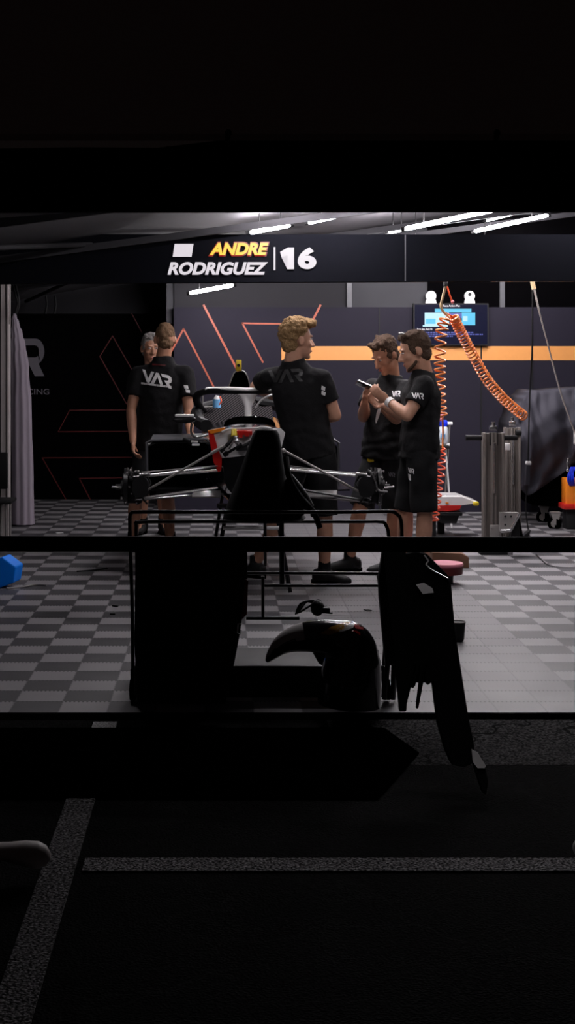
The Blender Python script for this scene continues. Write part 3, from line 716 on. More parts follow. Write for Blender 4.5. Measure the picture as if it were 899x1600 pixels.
# rag / white strap hanging from their hands
b = nb(); prism(b, [P(x, y, 9.95) for x, y in ((594, 632), (597, 634), (593, 650), (588, 662), (587, 658), (589, 645))], (0, .012, 0))
tag(mk('lanyard', b, 'white_print'), 'white strap hanging below the phone from the hands', 'lanyard')
# ------------------------------------------------------------------ race car (nose off, wheels off, raised)
car = thing('race_car', 'open wheel race car without nose or wheels, raised in the middle of the garage', 'race car', (.2, 10, .0))
CXr = .2
def cr(y, hw, z0, z1, e=3., n=28): return ring(V((CXr, y, (z0+z1)/2)), V((1, 0, 0)), V((0, 0, 1)), hw, (z1-z0)/2, n, e)
# tub
b = nb(); loft(b, [cr(9.0, .185, .66, 1.085), cr(9.35, .215, .62, 1.10), cr(9.8, .25, .60, 1.10), cr(10.1, .30, .60, 1.07)]); mk('tub', b, 'gloss', car)
b = nb(); loft(b, [cr(10.1, .30, .60, 1.05), cr(10.7, .37, .60, 1.03), cr(11.1, .36, .60, 1.10), cr(11.6, .26, .62, 1.10), cr(12.6, .12, .64, .9)]); mk('engine_cover', b, 'gloss', car)
# cockpit rim and headrest
b = nb(); tube(b, smooth_path([V((CXr-.30, 10.1, 1.06)), V((CXr-.36, 10.5, 1.08)), V((CXr-.35, 10.95, 1.15)), V((CXr, 11.12, 1.20)), V((CXr+.35, 10.95, 1.15)), V((CXr+.36, 10.5, 1.08)), V((CXr+.30, 10.1, 1.06))]), .045); mk('cockpit_rim', b, 'black', car)
# front bulkhead, white panel with red edge
Yb = 8.99
b = nb(); prism(b, [P(x, y, Yb) for x, y in ((331, 676), (350, 671), (439, 669), (446, 676), (437, 712), (382, 712), (347, 716), (340, 706))], (0, .02, 0)); mk('bulkhead_panel', b, 'white', car, smooth=False)
b = nb(); prism(b, [P(x, y, Yb-.012) for x, y in ((325, 673), (333, 673), (341, 703), (347, 716), (346, 735), (341, 738), (334, 722))], (0, .035, 0)); tag(mk('side_stripe', b, 'red', car, smooth=False), 'red edge stripe')
b = nb(); prism(b, [P(x, y, Yb-.016) for x, y in ((325, 673), (352, 667.5), (352, 671), (342, 675), (330, 678))], (0, .04, 0)); tag(mk('top_stripe', b, 'or_paint', car, smooth=False), 'orange upper corner')
b = nb(); tube(b, smooth_path([P(347, 675, Yb-.02), P(360, 670.5, Yb-.02), P(400, 669, Yb-.02), P(408, 667, Yb-.02), P(420, 668.5, Yb-.02), P(432, 674, Yb-.02)]), .007); mk('rim_trim', b, 'white', car)
b = nb(); box(b, P(382, 676, Yb-.02), (.10, .05, .03), None, .006); tag(mk('fluid_reservoir', b, 'red', car), 'red reservoir block')
b = nb(); cyl(b, P(366, 682, Yb-.05), P(366, 672, Yb-.03), .020, .018); tag(mk('fluid_reservoir', b, 'yellow', car), 'yellow capped reservoir')
b = nb(); cyl(b, P(376, 674, Yb-.04), P(376, 684, Yb-.04), .013); cyl(b, P(386, 674, Yb-.04), P(386, 682, Yb-.04), .012); tag(mk('master_cylinder', b, 'red', car), 'red cylinder pair')
def damper(p, q, r=.016):
    b = nb(); cyl(b, p, q, r*.55)
    d = (q-p); 
    for i in range(9):
        c = p+d*(.2+.06*i); sph(b, c, (r, r, r*.5), 2)
    cyl(b, p-d.normalized()*.01, p+d*.15, r*1.1); cyl(b, p+d*.75, q, r*.8)
    mk('damper', b, 'black', car)
damper(P(346, 703, Yb-.05), P(368, 684, Yb-.06)); damper(P(352, 710, Yb-.03), P(378, 694, Yb-.05), .014)
b = nb(); cyl(b, P(358, 702, Yb-.09), P(367, 686, Yb-.09), .006); sph(b, P(368, 684, Yb-.09), .013, 2); cyl(b, P(367, 686, Yb-.09), P(372, 696, Yb-.09), .008); sph(b, P(370, 690, Yb-.10), .018, 2); mk('rocker', b, 'silver', car)
b = nb(); cyl(b, P(372, 702, Yb-.03), P(394, 690, Yb-.03), .012); box(b, P(378, 700, Yb-.02), (.07, .04, .03)); mk('steering_rack', b, 'black', car)
# halo
zt = ZZ(611, 10.15)
hp = [V((CXr-.33, 10.95, 1.13)), V((CXr-.37, 10.75, 1.20)), V((CXr-.37, 10.5, 1.265)), V((CXr-.29, 10.25, 1.30)), V((CXr-.13, 10.08, 1.305)), V((CXr, 10.04, 1.30)), V((CXr+.13, 10.08, 1.305)), V((CXr+.29, 10.25, 1.30)), V((CXr+.37, 10.5, 1.265)), V((CXr+.37, 10.75, 1.20)), V((CXr+.33, 10.95, 1.13))]
hs = thing('x', '', '', (0, 0, 0)); bpy.data.objects.remove(hs)
b = nb(); tube(b, smooth_path(hp, 8), .030, 14, flat=.75); halo = mk('halo', b, 'black', car)
b = nb(); tube(b, [p+V((0, -.004, .012)) for p in smooth_path(hp[3:8], 8)], .028, 14, flat=.62); q = mk('halo_fairing', b, 'white', halo); q['label'] = 'white upper fairing'
b = nb(); loft(b, [ring(V((CXr-.01, y, z)), V((1, 0, 0)), V((0, 1, 0)), a, .035, 16) for y, z, a in ((9.93, 1.06, .034), (9.97, 1.13, .026), (10.02, 1.20, .028), (10.05, 1.27, .058), (10.06, 1.31, .12))]); q = mk('halo_pillar', b, 'white', halo); q['label'] = 'white centre pillar'
b = nb(); tube(b, smooth_path([V((CXr+.04, 9.99, 1.19)), V((CXr+.09, 9.99, 1.25)), V((CXr+.18, 10.05, 1.285)), V((CXr+.27, 10.16, 1.285))]), .008); mk('halo_edge', b, 'white', halo)
# front scuttle in front of the pillar
b = nb(); loft(b, [ring(V((CXr, y, 1.06)), V((1, 0, 0)), V((0, 0, 1)), a, z, 20, 2.5) for y, a, z in ((9.55, .10, .03), (9.75, .16, .06), (9.95, .18, .075), (10.1, .16, .05))]); mk('scuttle', b, 'rubber', car)
b = nb(); tube(b, [P(397, 653, 9.9), P(407, 660, 9.9), P(425, 663, 9.85)], [.02, .014, .008]); tag(mk('screen_bracket', b, 'white', car), 'white bracket'); 
# grille panels seen through the halo
b = nb(); prism(b, [P(x, y, 10.92) for x, y in ((317, 636), (334, 636), (341, 622), (352, 612), (368, 610), (378, 622), (385, 640), (384, 668), (317, 668))], (0, .03, 0)); mk('grille_panel', b, 'grille', car, smooth=False)
b = nb(); prism(b, [P(x, y, 10.92) for x, y in ((388, 636), (396, 620), (402, 632), (410, 636), (425, 634), (428, 668), (388, 664))], (0, .03, 0)); mk('grille_panel', b, 'grille', car, smooth=False)
b = nb(); tube(b, [P(317, 610, 10.9), P(317, 636, 10.9), P(318, 668, 10.9)], .006); tube(b, [P(317, 636, 10.9), P(337, 635.5, 10.9)], .006); mk('panel_edge', b, 'steel', car)
# airbox and camera
b = nb(); loft(b, [ring(V((XX(375, 11.2), y, (z0+z1)/2)), V((1, 0, 0)), V((0, 0, 1)), a, (z1-z0)/2, 20, e) for y, a, z0, z1, e in ((11.10, .060, 1.15, 1.435, 2.6), (11.3, .075, 1.12, 1.43, 2.6), (11.9, .06, 1.05, 1.30, 2.4), (12.5, .03, .95, 1.05, 2.))]); ab = mk('airbox', b, 'black', car)
b = nb(); tube(b, smooth_path([P(357, 606, 11.07), P(362, 592, 11.07), P(367, 582, 11.07), P(375, 579, 11.07), P(383, 582, 11.07), P(388, 592, 11.07), P(391, 606, 11.07)]), .006); mk('airbox_rim', b, 'silver', ab)
b = nb(); prism(b, [P(x, y, 11.08) for x, y in ((356, 608), (362, 590), (368, 582), (375, 580.5), (382, 582), (388, 590), (393, 608))], (0, .05, 0)); mk('airbox_mouth', b, 'rubber', ab, smooth=False)
b = nb(); box(b, P(373, 571, 11.1), (.042, .12, .085), None, .006); tc = mk('onboard_camera', b, 'yellow', car); tc['label'] = 'yellow camera block'
b = nb(); cyl(b, P(373, 571, 11.03), P(373, 571, 11.05), .012); mk('lens', b, 'black', tc)
# mirrors
for s in (-1, 1):
    c = V((CXr+s*.45, 10.0, ZZ(655, 10.0)))
    b = nb(); loft(b, [ring(c+V((dx, 0, 0)), V((0, 1, 0)), V((0, 0, 1)), .045, hz, 16) for dx, hz in ((-.078, .012), (-.05, .026), (0, .030), (.05, .026), (.075, .012))]); m_ = mk('mirror', b, 'gloss', car)
    b = nb(); box(b, c+V((0, 0, .026)), (.13, .075, .016), None, .003); mk('mirror_cap', b, 'white', m_)
    b = nb(); tube(b, smooth_path([c+V((-s*.05, 0, -.03)), c+V((-s*.045, .02, -.09)), c+V((-s*.075, .05, -.125)), c+V((-s*.16, .08, -.11))]), .008); mk('mirror_stalk', b, 'silver', m_)
# sidepods
for s in (-1, 1):
    rings = []
    ww = 1 if s < 0 else .80
    for y, x0, x1, z0, z1 in ((10.35, .30, .725, .60, .945), (10.7, .32, .73, .60, .96), (11.0, .30, .62, .60, .93), (11.6, .16, .28, .62, .80)):
        x1 = .3+(x1-.3)*ww if x1 > .5 else x1; c = V((CXr+s*(x0+x1)/2, y, (z0+z1)/2)); rings.append(ring(c, V((1, 0, 0)), V((0, 0, 1)), (x1-x0)/2, (z1-z0)/2, 24, 5))
    b = nb(); loft(b, rings); sp = mk('sidepod', b, 'black', car)
    b = nb()
    pts = [V((CXr+s*(.3+(x-.3)*ww), 10.34, z)) for x, z in ((.725, .62), (.73, .93), (.70, .945), (.30, .955))]
    tube(b, [pts[0], pts[1], pts[2], pts[3]], .010); mk('intake_lip', b, 'lip', sp)
    b = nb(); prism(b, [V((CXr+s*(.3+(x-.3)*ww), 10.335, z)) for x, z in ((.715, .62), (.715, .90), (.66, .925), (.31, .93), (.31, .62))], (0, .012, 0)); mk('intake', b, 'rubber', sp, smooth=False)
    b = nb(); prism(b, [V((CXr+s*(.3+(x-.3)*ww), y, z)) for x, y, z in ((.70, 10.35, .948), (.32, 10.35, .958), (.32, 10.7, .972), (.70, 10.7, .965))], (0, 0, .006)); mk('top_skin', b, 'lip', sp, smooth=False)
# floor
b = nb(); prism(b, [V((CXr+x, y, .590)) for x, y in ((-.12, 9.2), (.12, 9.2), (.18, 9.9), (.28, 10.15), (.72, 10.3), (.72, 11.0), (.3, 11.2), (.3, 12.4), (-.3, 12.4), (-.3, 11.2), (-.72, 11.0), (-.72, 10.3), (-.28, 10.15), (-.18, 9.9))], (0, 0, .012)); mk('underfloor', b, 'gloss', car, smooth=False)
for s in (-1, 1):
    b = nb(); xa, xb = (300, 345) if s < 0 else (474, 527)
    prism(b, [P(xa+3, 768, 9.35), P(xb, 768, 9.35), P(xb, 778, 9.2), P(xa, 778, 9.2)], (0, 0, .008)); mk('barge_board', b, 'silver', car, smooth=False)
# suspension
def arm(name, p, q, r, m='silver'):
    b = nb(); tube(b, [p, q], r*.85, 12, flat=.62, flat_axis=V((0, 0, 1))); return mk(name, b, m, car)
arm('upper_wishbone', P(208, 745, 9.0), P(345, 735, 9.1), .016); arm('upper_wishbone', P(208, 745, 9.0), P(345, 729, 9.55), .014)
arm('lower_wishbone', P(212, 780, 9.0), P(340, 762, 9.1), .016); arm('lower_wishbone', P(212, 781, 9.0), P(350, 770, 9.6), .014)
arm('upper_wishbone', P(580, 745, 9.0), P(450, 734, 9.1), .016); arm('upper_wishbone', P(580, 745, 9.0), P(452, 728, 9.55), .010)
arm('lower_wishbone', P(575, 783, 9.0), P(470, 765, 9.1), .014, 'satin'); arm('lower_wishbone', P(575, 784, 9.0), P(480, 776, 9.6), .012)
b = nb(); cyl(b, P(214, 775, 8.97), P(347, 699, 8.93), .0075); cyl(b, P(330, 708.5, 8.93), P(352, 696, 8.93), .011); mk('pushrod', b, 'steel', car)
b = nb(); cyl(b, P(576, 776, 8.97), P(440, 702, 8.93), .0075); sph(b, P(443, 704, 8.93), .016, 2); mk('pushrod', b, 'steel', car)
arm('track_rod', P(222, 738, 8.93), P(340, 728, 8.98), .007, 'steel'); arm('track_rod', P(572, 741, 8.93), P(452, 731, 8.98), .007, 'steel')
for s, px in ((-1, 205), (1, 586)):
    X0 = XX(px, 9.0); zc = ZZ(762, 9.0); c = V((X0, 9.05, zc))
    b = nb(); box(b, c, (.05, .09, .19), None, .012); box(b, c+V((-s*.02, .0, .08)), (.09, .06, .03), None, .006); box(b, c+V((-s*.02, 0, -.085)), (.09, .06, .03), None, .006)
    for dx, dz, r in ((-s*.03, .09, .018), (-s*.04, -.09, .018), (0, .05, .03)): sph(b, c+V((dx, -.03, dz)), r, 2)
    up = mk('upright', b, 'black', car)
    b = nb(); cyl(b, c+V((s*.02, .02, 0)), c+V((s*.045, .02, 0)), .118, .118, 32); mk('brake_disc', b, 'satin', up)
    b = nb(); box(b, c+V((s*.03, .10, .02)), (.07, .05, .12), None, .012); mk('brake_caliper', b, 'black', up)
    b = nb(); cyl(b, c, c+V((s*.10, 0, 0)), .022, .018); cyl(b, c+V((s*.05, 0, 0)), c+V((s*.065, 0, 0)), .045, .045, 24); mk('axle_stub', b, 'black', up)
    b = nb(); loft(b, [ring(c+V((-s*.06, dy, dz)), V((1, 0, 0)), V((0, 0, 1)), a, r, 16, 2.6) for dy, dz, a, r in ((-.12, .01, .05, .065), (-.06, .01, .045, .06), (.02, 0, .04, .05))]); mk('brake_duct', b, 'black', up)
    b = nb(); rnd = random.Random(px)
    for _ in range(15):
        p = c+V((rnd.uniform(-.07, .07), -.07-rnd.uniform(0, .04), rnd.uniform(-.11, .11))); sph(b, p, rnd.uniform(.005, .010), 1)
    for k in (-.012, .012): cyl(b, c+V((-s*.0+k-.01, -.05, .075)), c+V((k-.01, -.05, .125)), .006)
    cyl(b, c+V((-s*.05, -.06, .08)), c+V((-s*.12, -.06, .085)), .012); cyl(b, c+V((s*.06, -.05, 0)), c+V((s*.12, -.05, .005)), .007)
    mk('bolt_set', b, 'silver', up)
    b = nb(); tube(b, smooth_path([c+V((-s*.06, -.03, .10)), c+V((-s*.12, -.05, .03)), c+V((-s*.07, -.09, -.04)), c+V((-s*.10, -.06, -.10))]), .006); mk('brake_hose', b, 'black', up)
# white arc guard on the right upright
b = nb(); tube(b, smooth_path([P(575, 734, 8.9), P(583, 742, 8.9), P(588, 755, 8.9), P(592, 766, 8.9), P(606, 768, 8.9)]), .006); tag(mk('brake_line', b, 'silver', car), 'bright bent metal line')

# ---- loose things on / by the car
t = thing('drink_bottle', 'small blue and white bottle hanging behind the halo', 'bottle', P(339, 640, 10.75))
b = nb(); cyl(b, P(339, 637, 10.75), P(339, 624, 10.75), .030, .030, 18); mk('bottle_body', b, 'lblue', t)
b = nb(); cyl(b, P(339, 624, 10.75), P(340, 618, 10.75), .026, .014, 18); tag(mk('bottle_cap', b, 'white', t), 'white cap')
b = nb(); tube(b, smooth_path([P(344, 620, 10.75), P(346, 627, 10.73), P(342, 633, 10.73)]), .006); mk('bottle_strap', b, 'hose_red', t)
b = nb(); rnd = random.Random(2)
t = thing('rag', 'crumpled white, blue and yellow wrapper on the left sidepod corner', 'wrapper', P(243, 696, 10.45))
for m_, lst in (('white', [(235, 695), (239, 693), (244, 695), (248, 693)]), ('blue2', [(243, 690), (247, 691)]), ('yellow', [(251, 691)])):
    b = nb()
    for x, y in lst: sph(b, P(x, y, 10.45), (.020, .02, .012), 2)
    mk('wrapper_fold', b, m_, t, fn=lambda v, nr: v+nr*n3(v, 60, 1)*.012)
t = thing('tool', 'black and white hand tool lying beside the cockpit on the left', 'tool', P(300, 694, 10.2))
b = nb(); tube(b, [P(287, 686, 10.2), P(303, 694, 10.15)], [.012, .018]); mk('tool_body', b, 'black', t)
b = nb(); box(b, P(304, 690, 10.15), (.05, .03, .012), None, .003); box(b, P(306, 695, 10.12), (.055, .03, .014), None, .003); mk('tool_grip', b, 'white', t)
# red and white emblem on a sheet behind the halo, right opening
# car stands
def stand(x, y, ztop, label, wdt=.5):
    t = thing('car_stand', label, 'stand', (x, y, 0), 'low tubular car stands')
    for sx in (-1, 1):
        b = nb(); tube(b, [V((x+sx*wdt*.32, y, ztop)), V((x+sx*wdt*.5, y-.12, .02))], .013); mk('leg', b, 'satin', t)
        b = nb(); tube(b, [V((x+sx*wdt*.32, y, ztop)), V((x+sx*wdt*.5, y+.14, .02))], .013); mk('leg', b, 'satin', t)
    b = nb(); box(b, V((x, y, ztop+.012)), (wdt*.9, .06, .025), None, .005); mk('saddle', b, 'satin', t)
    b = nb(); tube(b, [V((x-wdt*.37, y-.07, .43)), V((x+wdt*.37, y-.07, .43))], .013); mk('crossbar', b, 'white', t)
stand(.2, 9.45, .555, 'low tubular stand holding up the front of the car')
stand(.2, 11.8, .57, 'low tubular stand holding up the rear of the car')
# ------------------------------------------------------------------ foreground trolley and body parts
dT = 6.42
tr = thing('trolley', 'black tubular bodywork trolley with rounded corners in front of the car', 'trolley', (.1, dT, 0))
def fr(name, pts, d, r, m='satin', par=tr):
    b = nb(); tube(b, smooth_path([P(x, y, d) if len(q) == 0 else P(x, y, q[0]) for x, y, *q in pts], 5), r); return mk(name, b, m, par)
g1 = CY+F*H/6.30-2
fr('front_frame', [(208, 1095), (207, 960), (204, 860), (203, 815), (205, 803), (216, 800), (300, 800), (420, 800), (540, 800), (606, 799), (620, 803), (627, 815), (628, 860), (624, 960), (616, 1090)], 6.42, .0085)
fr('rear_frame', [(216, 1040), (214, 880), (213, 822), (218, 816), (300, 815), (420, 815), (560, 815), (592, 815), (603, 820), (608, 850), (604, 960), (600, 1040)], 6.75, .0085)
for name, x0, y0, x1, y1, d in (('crossbar', 387, 895, 607, 896, 6.75), ('crossbar', 410, 915, 608, 915, 6.72), ('crossbar', 385, 966, 468, 966, 6.6), ('upright_tube', 411, 900, 411, 966, 6.6), ('upright_tube', 414, 800, 415, 884, 6.7), ('upright_tube', 440, 800, 441, 915, 6.75)):
    b = nb(); cyl(b, P(x0, y0, d), P(x1, y1, d), .0075 if x0 != 440 else .012); mk(name, b, 'silver' if x0 == 414 else 'satin', tr)
for px in (208, 604):
    for d in (6.42, 6.85):
        b = nb(); c = V((XX(px, 6.42), d, .05)); cyl(b, c+V((-.014, 0, 0)), c+V((.014, 0, 0)), .045, .045, 20); cyl(b, c, c+V((0, 0, .09)), .012); mk('castor', b, 'rubber', tr)
b = nb(); box(b, V((.17, 6.6, .13)), (1.08, .48, .05), None, .01); mk('shelf', b, 'black', tr)
b = nb(); box(b, V((.17, 6.36, .10)), (1.10, .02, .14), None, .005); mk('kick_panel', b, 'black', tr)

# tall dark bodywork panel at the left of the trolley
t = thing('bodywork_panel', 'tall black bodywork panel standing upright at the left of the trolley', 'bodywork panel', P(290, 1100, 6.5))
b = nb(); prism(b, [P(x, y, 6.30) for x, y in ((212, 846), (386, 846), (387, 900), (381, 950), (375, 990), (366, 1035), (359, 1070), (352, 1100), (214, 1100), (210, 1000))], (0, .10, 0)); mk('panel', b, 'black', t, bevel=.012)
b = nb(); prism(b, [P(x, y, 6.285) for x, y in ((384, 905), (388, 908), (386, 960), (378, 968), (381, 935))], (0, .015, 0)); tag(mk('edge_strip', b, 'red_l', t, smooth=False), 'dull red strip on the edge')
b = nb(); tube(b, [P(x, y, 6.28) for x, y in ((378.5, 975), (372, 975), (371, 989), (376, 991), (377, 984))], .0022); tag(mk('label_outline', b, 'white_print', t), 'small white outlined label')

# nose cone standing upright on the trolley
t = thing('nose_cone', 'black nose cone standing upright on the trolley in front of the car', 'nose cone', P(410, 812, 6.6))
rings = []
for y, xl, xr in ((669, 406, 426), (672, 399, 433), (679, 395, 437), (698, 388, 440), (725, 379, 443), (750, 370, 450), (780, 358, 462), (798, 351, 472), (808, 349, 478), (812, 352, 474)):
    c = (P(xl, y, 6.6)+P(xr, y, 6.6))/2; rings.append(ring(c, V((1, 0, 0)), V((0, 1, 0)), (xr-xl)/2*6.6/F, (xr-xl)/2*6.6/F*.85, 26, 2.5))
b = nb(); loft(b, rings); mk('shell', b, 'black', t)
b = nb(); loft(b, [ring(P(x, y, 6.55), V((.75, 0, .6)), V((0, 1, 0)), a, .03, 16, 2.4) for x, y, a in ((452, 745, .020), (458, 765, .045), (466, 785, .062), (478, 800, .05))]); mk('wing_pylon', b, 'fibre', t)
b = nb(); tube(b, smooth_path([P(447, 715, 6.55), P(452, 745, 6.5), P(466, 772, 6.5), P(490, 800, 6.5), P(500, 825, 6.5)]), .014); mk('flange', b, 'black', t)

# glossy nose section with white lamp highlights painted on, gold and red bands
t = thing('nose_section', 'glossy curved nose section with painted-on white highlights, gold and red bands on the trolley shelf', 'nose section', P(540, 1100, 6.3))
path = [(417, 1034, .006), (424, 1024, .022), (440, 1008, .040), (462, 998, .056), (490, 994, .068), (520, 996, .076), (545, 1008, .104), (550, 1035, .122), (548, 1065, .132), (546, 1100, .135)]
pp = [P(x, y, 6.12) for x, y, r in path]; rr = [r for *_, r in path]
sp_ = smooth_path(pp, 6); R2 = []
for i in range(len(pp)-1):
    for j in range(6): R2.append(rr[i]+(rr[i+1]-rr[i])*j/6)
R2.append(rr[-1])
b = nb(); tube(b, sp_, R2, 28); bmesh.ops.recalc_face_normals(b, faces=b.faces)
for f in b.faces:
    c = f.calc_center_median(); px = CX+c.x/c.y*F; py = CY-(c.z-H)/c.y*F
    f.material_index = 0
    if px < 475 and f.normal.z > .05: f.material_index = 1  # lamp reflection on the upper side painted in white
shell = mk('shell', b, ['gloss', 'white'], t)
def patch(name, pts, m, d=6.0):
    b = nb(); f = b.faces.new([b.verts.new(P(x, y, d)) for x, y in pts]); bmesh.ops.triangulate(b, faces=[f])
    for _ in range(4): bmesh.ops.subdivide_edges(b, edges=[e for e in b.edges if e.calc_length() > .012], cuts=1); bmesh.ops.triangulate(b, faces=b.faces)
    me = shell.data; base = ORI[t.name]; bv = BVHTree.FromPolygons([w.co+base for w in me.vertices], [p.vertices[:] for p in me.polygons]); cam_ = V((0, 0, H))
    for w in b.verts:
        dv = (w.co-cam_).normalized(); hh = bv.ray_cast(cam_, dv)
        if hh[0] is not None: w.co = hh[0]-dv*.004
        else:
            hh = bv.find_nearest(w.co); w.co = hh[0]+hh[1]*.002
    return mk(name, b, m, t)
patch('colour_band', [(500, 990), (518, 979), (540, 972), (549, 972), (535, 985), (516, 992)], 'gold')['label'] = 'gold band'
patch('colour_band', [(550, 972), (566, 969), (577, 975), (573, 984), (556, 982)], 'red')['label'] = 'red band'
patch('colour_band', [(522, 984), (540, 975), (556, 972), (552, 981), (532, 988)], 'white')['label'] = 'white highlight streak painted on'  # lamp highlight put in as white colour
b = nb(); rnd = random.Random(9)
for k in range(5):
    tube(b, smooth_path([P(462+k*2, 960-k, 6.3), P(470+k*5, 944+rnd.uniform(-4, 3), 6.3), P(490+k*3, 940+rnd.uniform(-3, 4), 6.3), P(502+k*2, 952+k, 6.3), P(512+k*2, 958, 6.3)]), .004)
mk('wiring', b, 'fibre', t)
b = nb(); sph(b, P(496, 950, 6.25), (.03, .03, .035), 2); box(b, P(505, 953, 6.25), (.06, .04, .025), None, .006); mk('connector', b, 'black', t)
b = nb(); prism(b, [P(x, y, 6.2) for x, y in ((488, 1005), (530, 1010), (535, 1052), (520, 1052), (498, 1036), (489, 1020))], (0, .03, 0)); mk('inner_web', b, 'fibre', t, smooth=False)

# dark panel and posts at the right of the trolley
t = thing('bodywork_panel', 'narrow black bodywork panel standing at the right end of the trolley', 'bodywork panel', P(610, 1100, 6.4))
b = nb(); prism(b, [P(x, y, 6.35) for x, y in ((601, 846), (625, 846), (624, 1040), (603, 1040), (594, 940), (592, 905))], (0, .06, 0)); mk('panel', b, 'black', t, bevel=.008)
for x0, x1 in ((606, 601), (616, 614)):
    b = nb(); cyl(b, P(x0, 1036, 6.38), P(x1, 1093, 6.38), .012); mk('leg', b, 'satin', t)

# front wing standing on end against the trolley, leaning towards the asphalt
t = thing('front_wing', 'black front wing standing on its end at the right of the trolley', 'front wing', P(690, 1150, 5.9))
def lean(x, y):   # the wing leans: its foot is nearer
    return P(x, y, 6.25 - (y-860)/383*1.25)
def wing(name, pts, th, m='wing_black'):
    b = nb(); prism(b, [lean(x, y) for x, y in pts], (0, th, 0)); return mk(name, b, m, t, bevel=.006)
wing('main_plane', [(628, 868), (650, 862), (668, 866), (700, 898), (706, 915), (712, 985), (722, 1050), (733, 1120), (742, 1165), (742, 1192), (726, 1200), (705, 1195), (695, 1170), (684, 1130), (679, 1092), (676, 1066), (668, 1072), (655, 1044), (650, 1072), (645, 1078), (624, 1040), (622, 960), (620, 900)], .05)
wing('flap', [(634, 905), (650, 893), (690, 900), (702, 960), (704, 1035), (690, 1060), (660, 1010), (640, 1030), (628, 960)], .035)
for i, xx in enumerate((646, 662)):
    b = nb(); cyl(b, lean(xx, 1040), lean(xx-14+i*4, 1105), .012, .006); mk('strake', b, 'wing_black', t)
wing('endplate', [(600, 862), (634, 862), (648, 900), (642, 1000), (636, 1112), (624, 1112), (612, 980)], .02)
b = nb(); prism(b, [lean(x, y)+V((0, -.01, 0)) for x, y in ((737, 1170), (747, 1176), (759, 1196), (757, 1199), (746, 1199), (739, 1190))], (0, .012, 0)); tag(mk('wing_tip', b, 'white', t, smooth=False), 'small white tip')
wing('foot', [(738, 1190), (760, 1199), (764, 1222), (761, 1243), (754, 1240), (746, 1216)], .03)
b = nb(); prism(b, [lean(x, y)+V((0, -.02, 0)) for x, y in ((650, 913), (662, 910), (675, 918), (677, 925), (660, 927))], (0, .012, 0)); tag(mk('decal_patch', b, 'white', t, smooth=False), 'scuffed white patch')
b = nb(); tube(b, [lean(663, 869), lean(670, 877), lean(666, 883), lean(672, 890), lean(700, 905)], .006); mk('edge_trim', b, 'silver', t)
b = nb(); cyl(b, P(714, 1003, 6.9)+V((0, 0, .0)), P(714, 1003, 6.9)+V((.03, 0, 0)), .001); b.free()

# black can on the floor behind the wing
dcan = F*H/(1002-CY)
t = thing('can', 'short black can with a pale rim standing behind the front wing', 'can', P(716, 1002, dcan))
c = P(716, 1002, dcan); b = nb(); loft(b, [ring(V((c.x, c.y, z)), V((1, 0, 0)), V((0, 1, 0)), r, r, 24) for z, r in ((.001, .026), (.012, .033), (.05, .036), (.098, .040), (.104, .041))], True); mk('can_body', b, 'black', t)
b = nb(); tube(b, ring(V((c.x, c.y, .106)), V((1, 0, 0)), V((0, 1, 0)), .040, .040, 28), .004, 8, True); mk('rim', b, 'steel', t)

# flat black sheet on the asphalt and barrier in front
b = nb(); prism(b, [(-3, 5.02, -.0145), (XX(590, 5.05), 5.02, -.0145), (XX(655, 5.6), 5.6, -.0145), (XX(600, 5.98), 5.98, -.0145), (-3, 5.98, -.0145)], (0, 0, .008)); tag(mk('black_sheet', b, 'rubber', smooth=False), 'flat black sheet on the asphalt before the garage', 'mat')
t = thing('barrier', 'black horizontal barrier rail crossing the whole foreground', 'barrier', V((.2, 4.0, 0)))
b = nb(); cyl(b, P(-1700, 847, 4.0), P(2500, 854, 4.0), .0215, n=20); mk('rail', b, 'black', t)
for px in (-70, 1040):
    b = nb(); p = P(px, 850, 4.0); tube(b, [V((p.x, p.y, 0)), V((p.x, p.y, 1.06))], .012); mk('post', b, 'black', t)
    b = nb(); cyl(b, V((p.x, p.y, -.012)), V((p.x, p.y, .01)), .09, .08, 24); mk('post_base', b, 'black', t)
# grey rounded foot at the lower left
df = 4.25
t = thing('bollard', 'rounded grey metal casing poking in at the lower left edge', 'bollard', P(20, 1350, df))
b = nb(); loft(b, [ring(P(x, y, df), V((0, 1, 0)), V((0, 0, 1)), r, rz, 20) for x, y, r, rz in ((-120, 1328, .03, .012), (-20, 1329, .04, .020), (15, 1331, .045, .026), (40, 1334, .05, .036), (60, 1336, .045, .038), (72, 1337, .03, .029), (79, 1338, .01, .010))]); mk('casing', b, 'post', t)
b = nb(); cyl(b, P(-60, 1330, df), P(-60, 900, df), .02); mk('post', b, 'black', t)
b = nb(); sph(b, P(906, 1325, 4.4), (.02, .03, .025), 3); q = mk('plastic_cap', b, 'white_print'); tag(q, 'tiny white cap at the right edge on the painted line', 'cap')

# ------------------------------------------------------------------ right side of the garage
def helix(path, rad, turns, r, seg=16):
    sp = smooth_path(path, 24); L = len(sp); out = []; total = turns*seg
    px = None; fr_ = []
    for i in range(L):
        t_ = (sp[min(L-1, i+1)]-sp[max(0, i-1)]).normalized()
        if px is None: x, _, _ = frame(t_)
        else: x = (px-t_*px.dot(t_)).normalized()
        px = x; fr_.append((x, t_.cross(x)))
    for k in range(total+1):
        s = k/total*(L-1); i = min(L-2, int(s)); f = s-i; c = sp[i].lerp(sp[i+1], f); x, y = fr_[i]
        rd = rad(k/total) if callable(rad) else rad; a = 2*math.pi*k/seg; out.append(c+x*rd*math.cos(a)+y*rd*math.sin(a))
    return out
dh = 10.95
t = thing('air_hose', 'orange coiled air hose hanging straight down behind the pair of men', 'hose', P(690, 640, dh), 'coiled orange air hoses')
b = nb(); tube(b, smooth_path([P(697, 446, dh), P(693, 462, dh), P(689.5, 478, dh), P(694, 488, dh), P(703, 496, dh)]), .010); mk('lead_hose', b, 'hose_y', t)
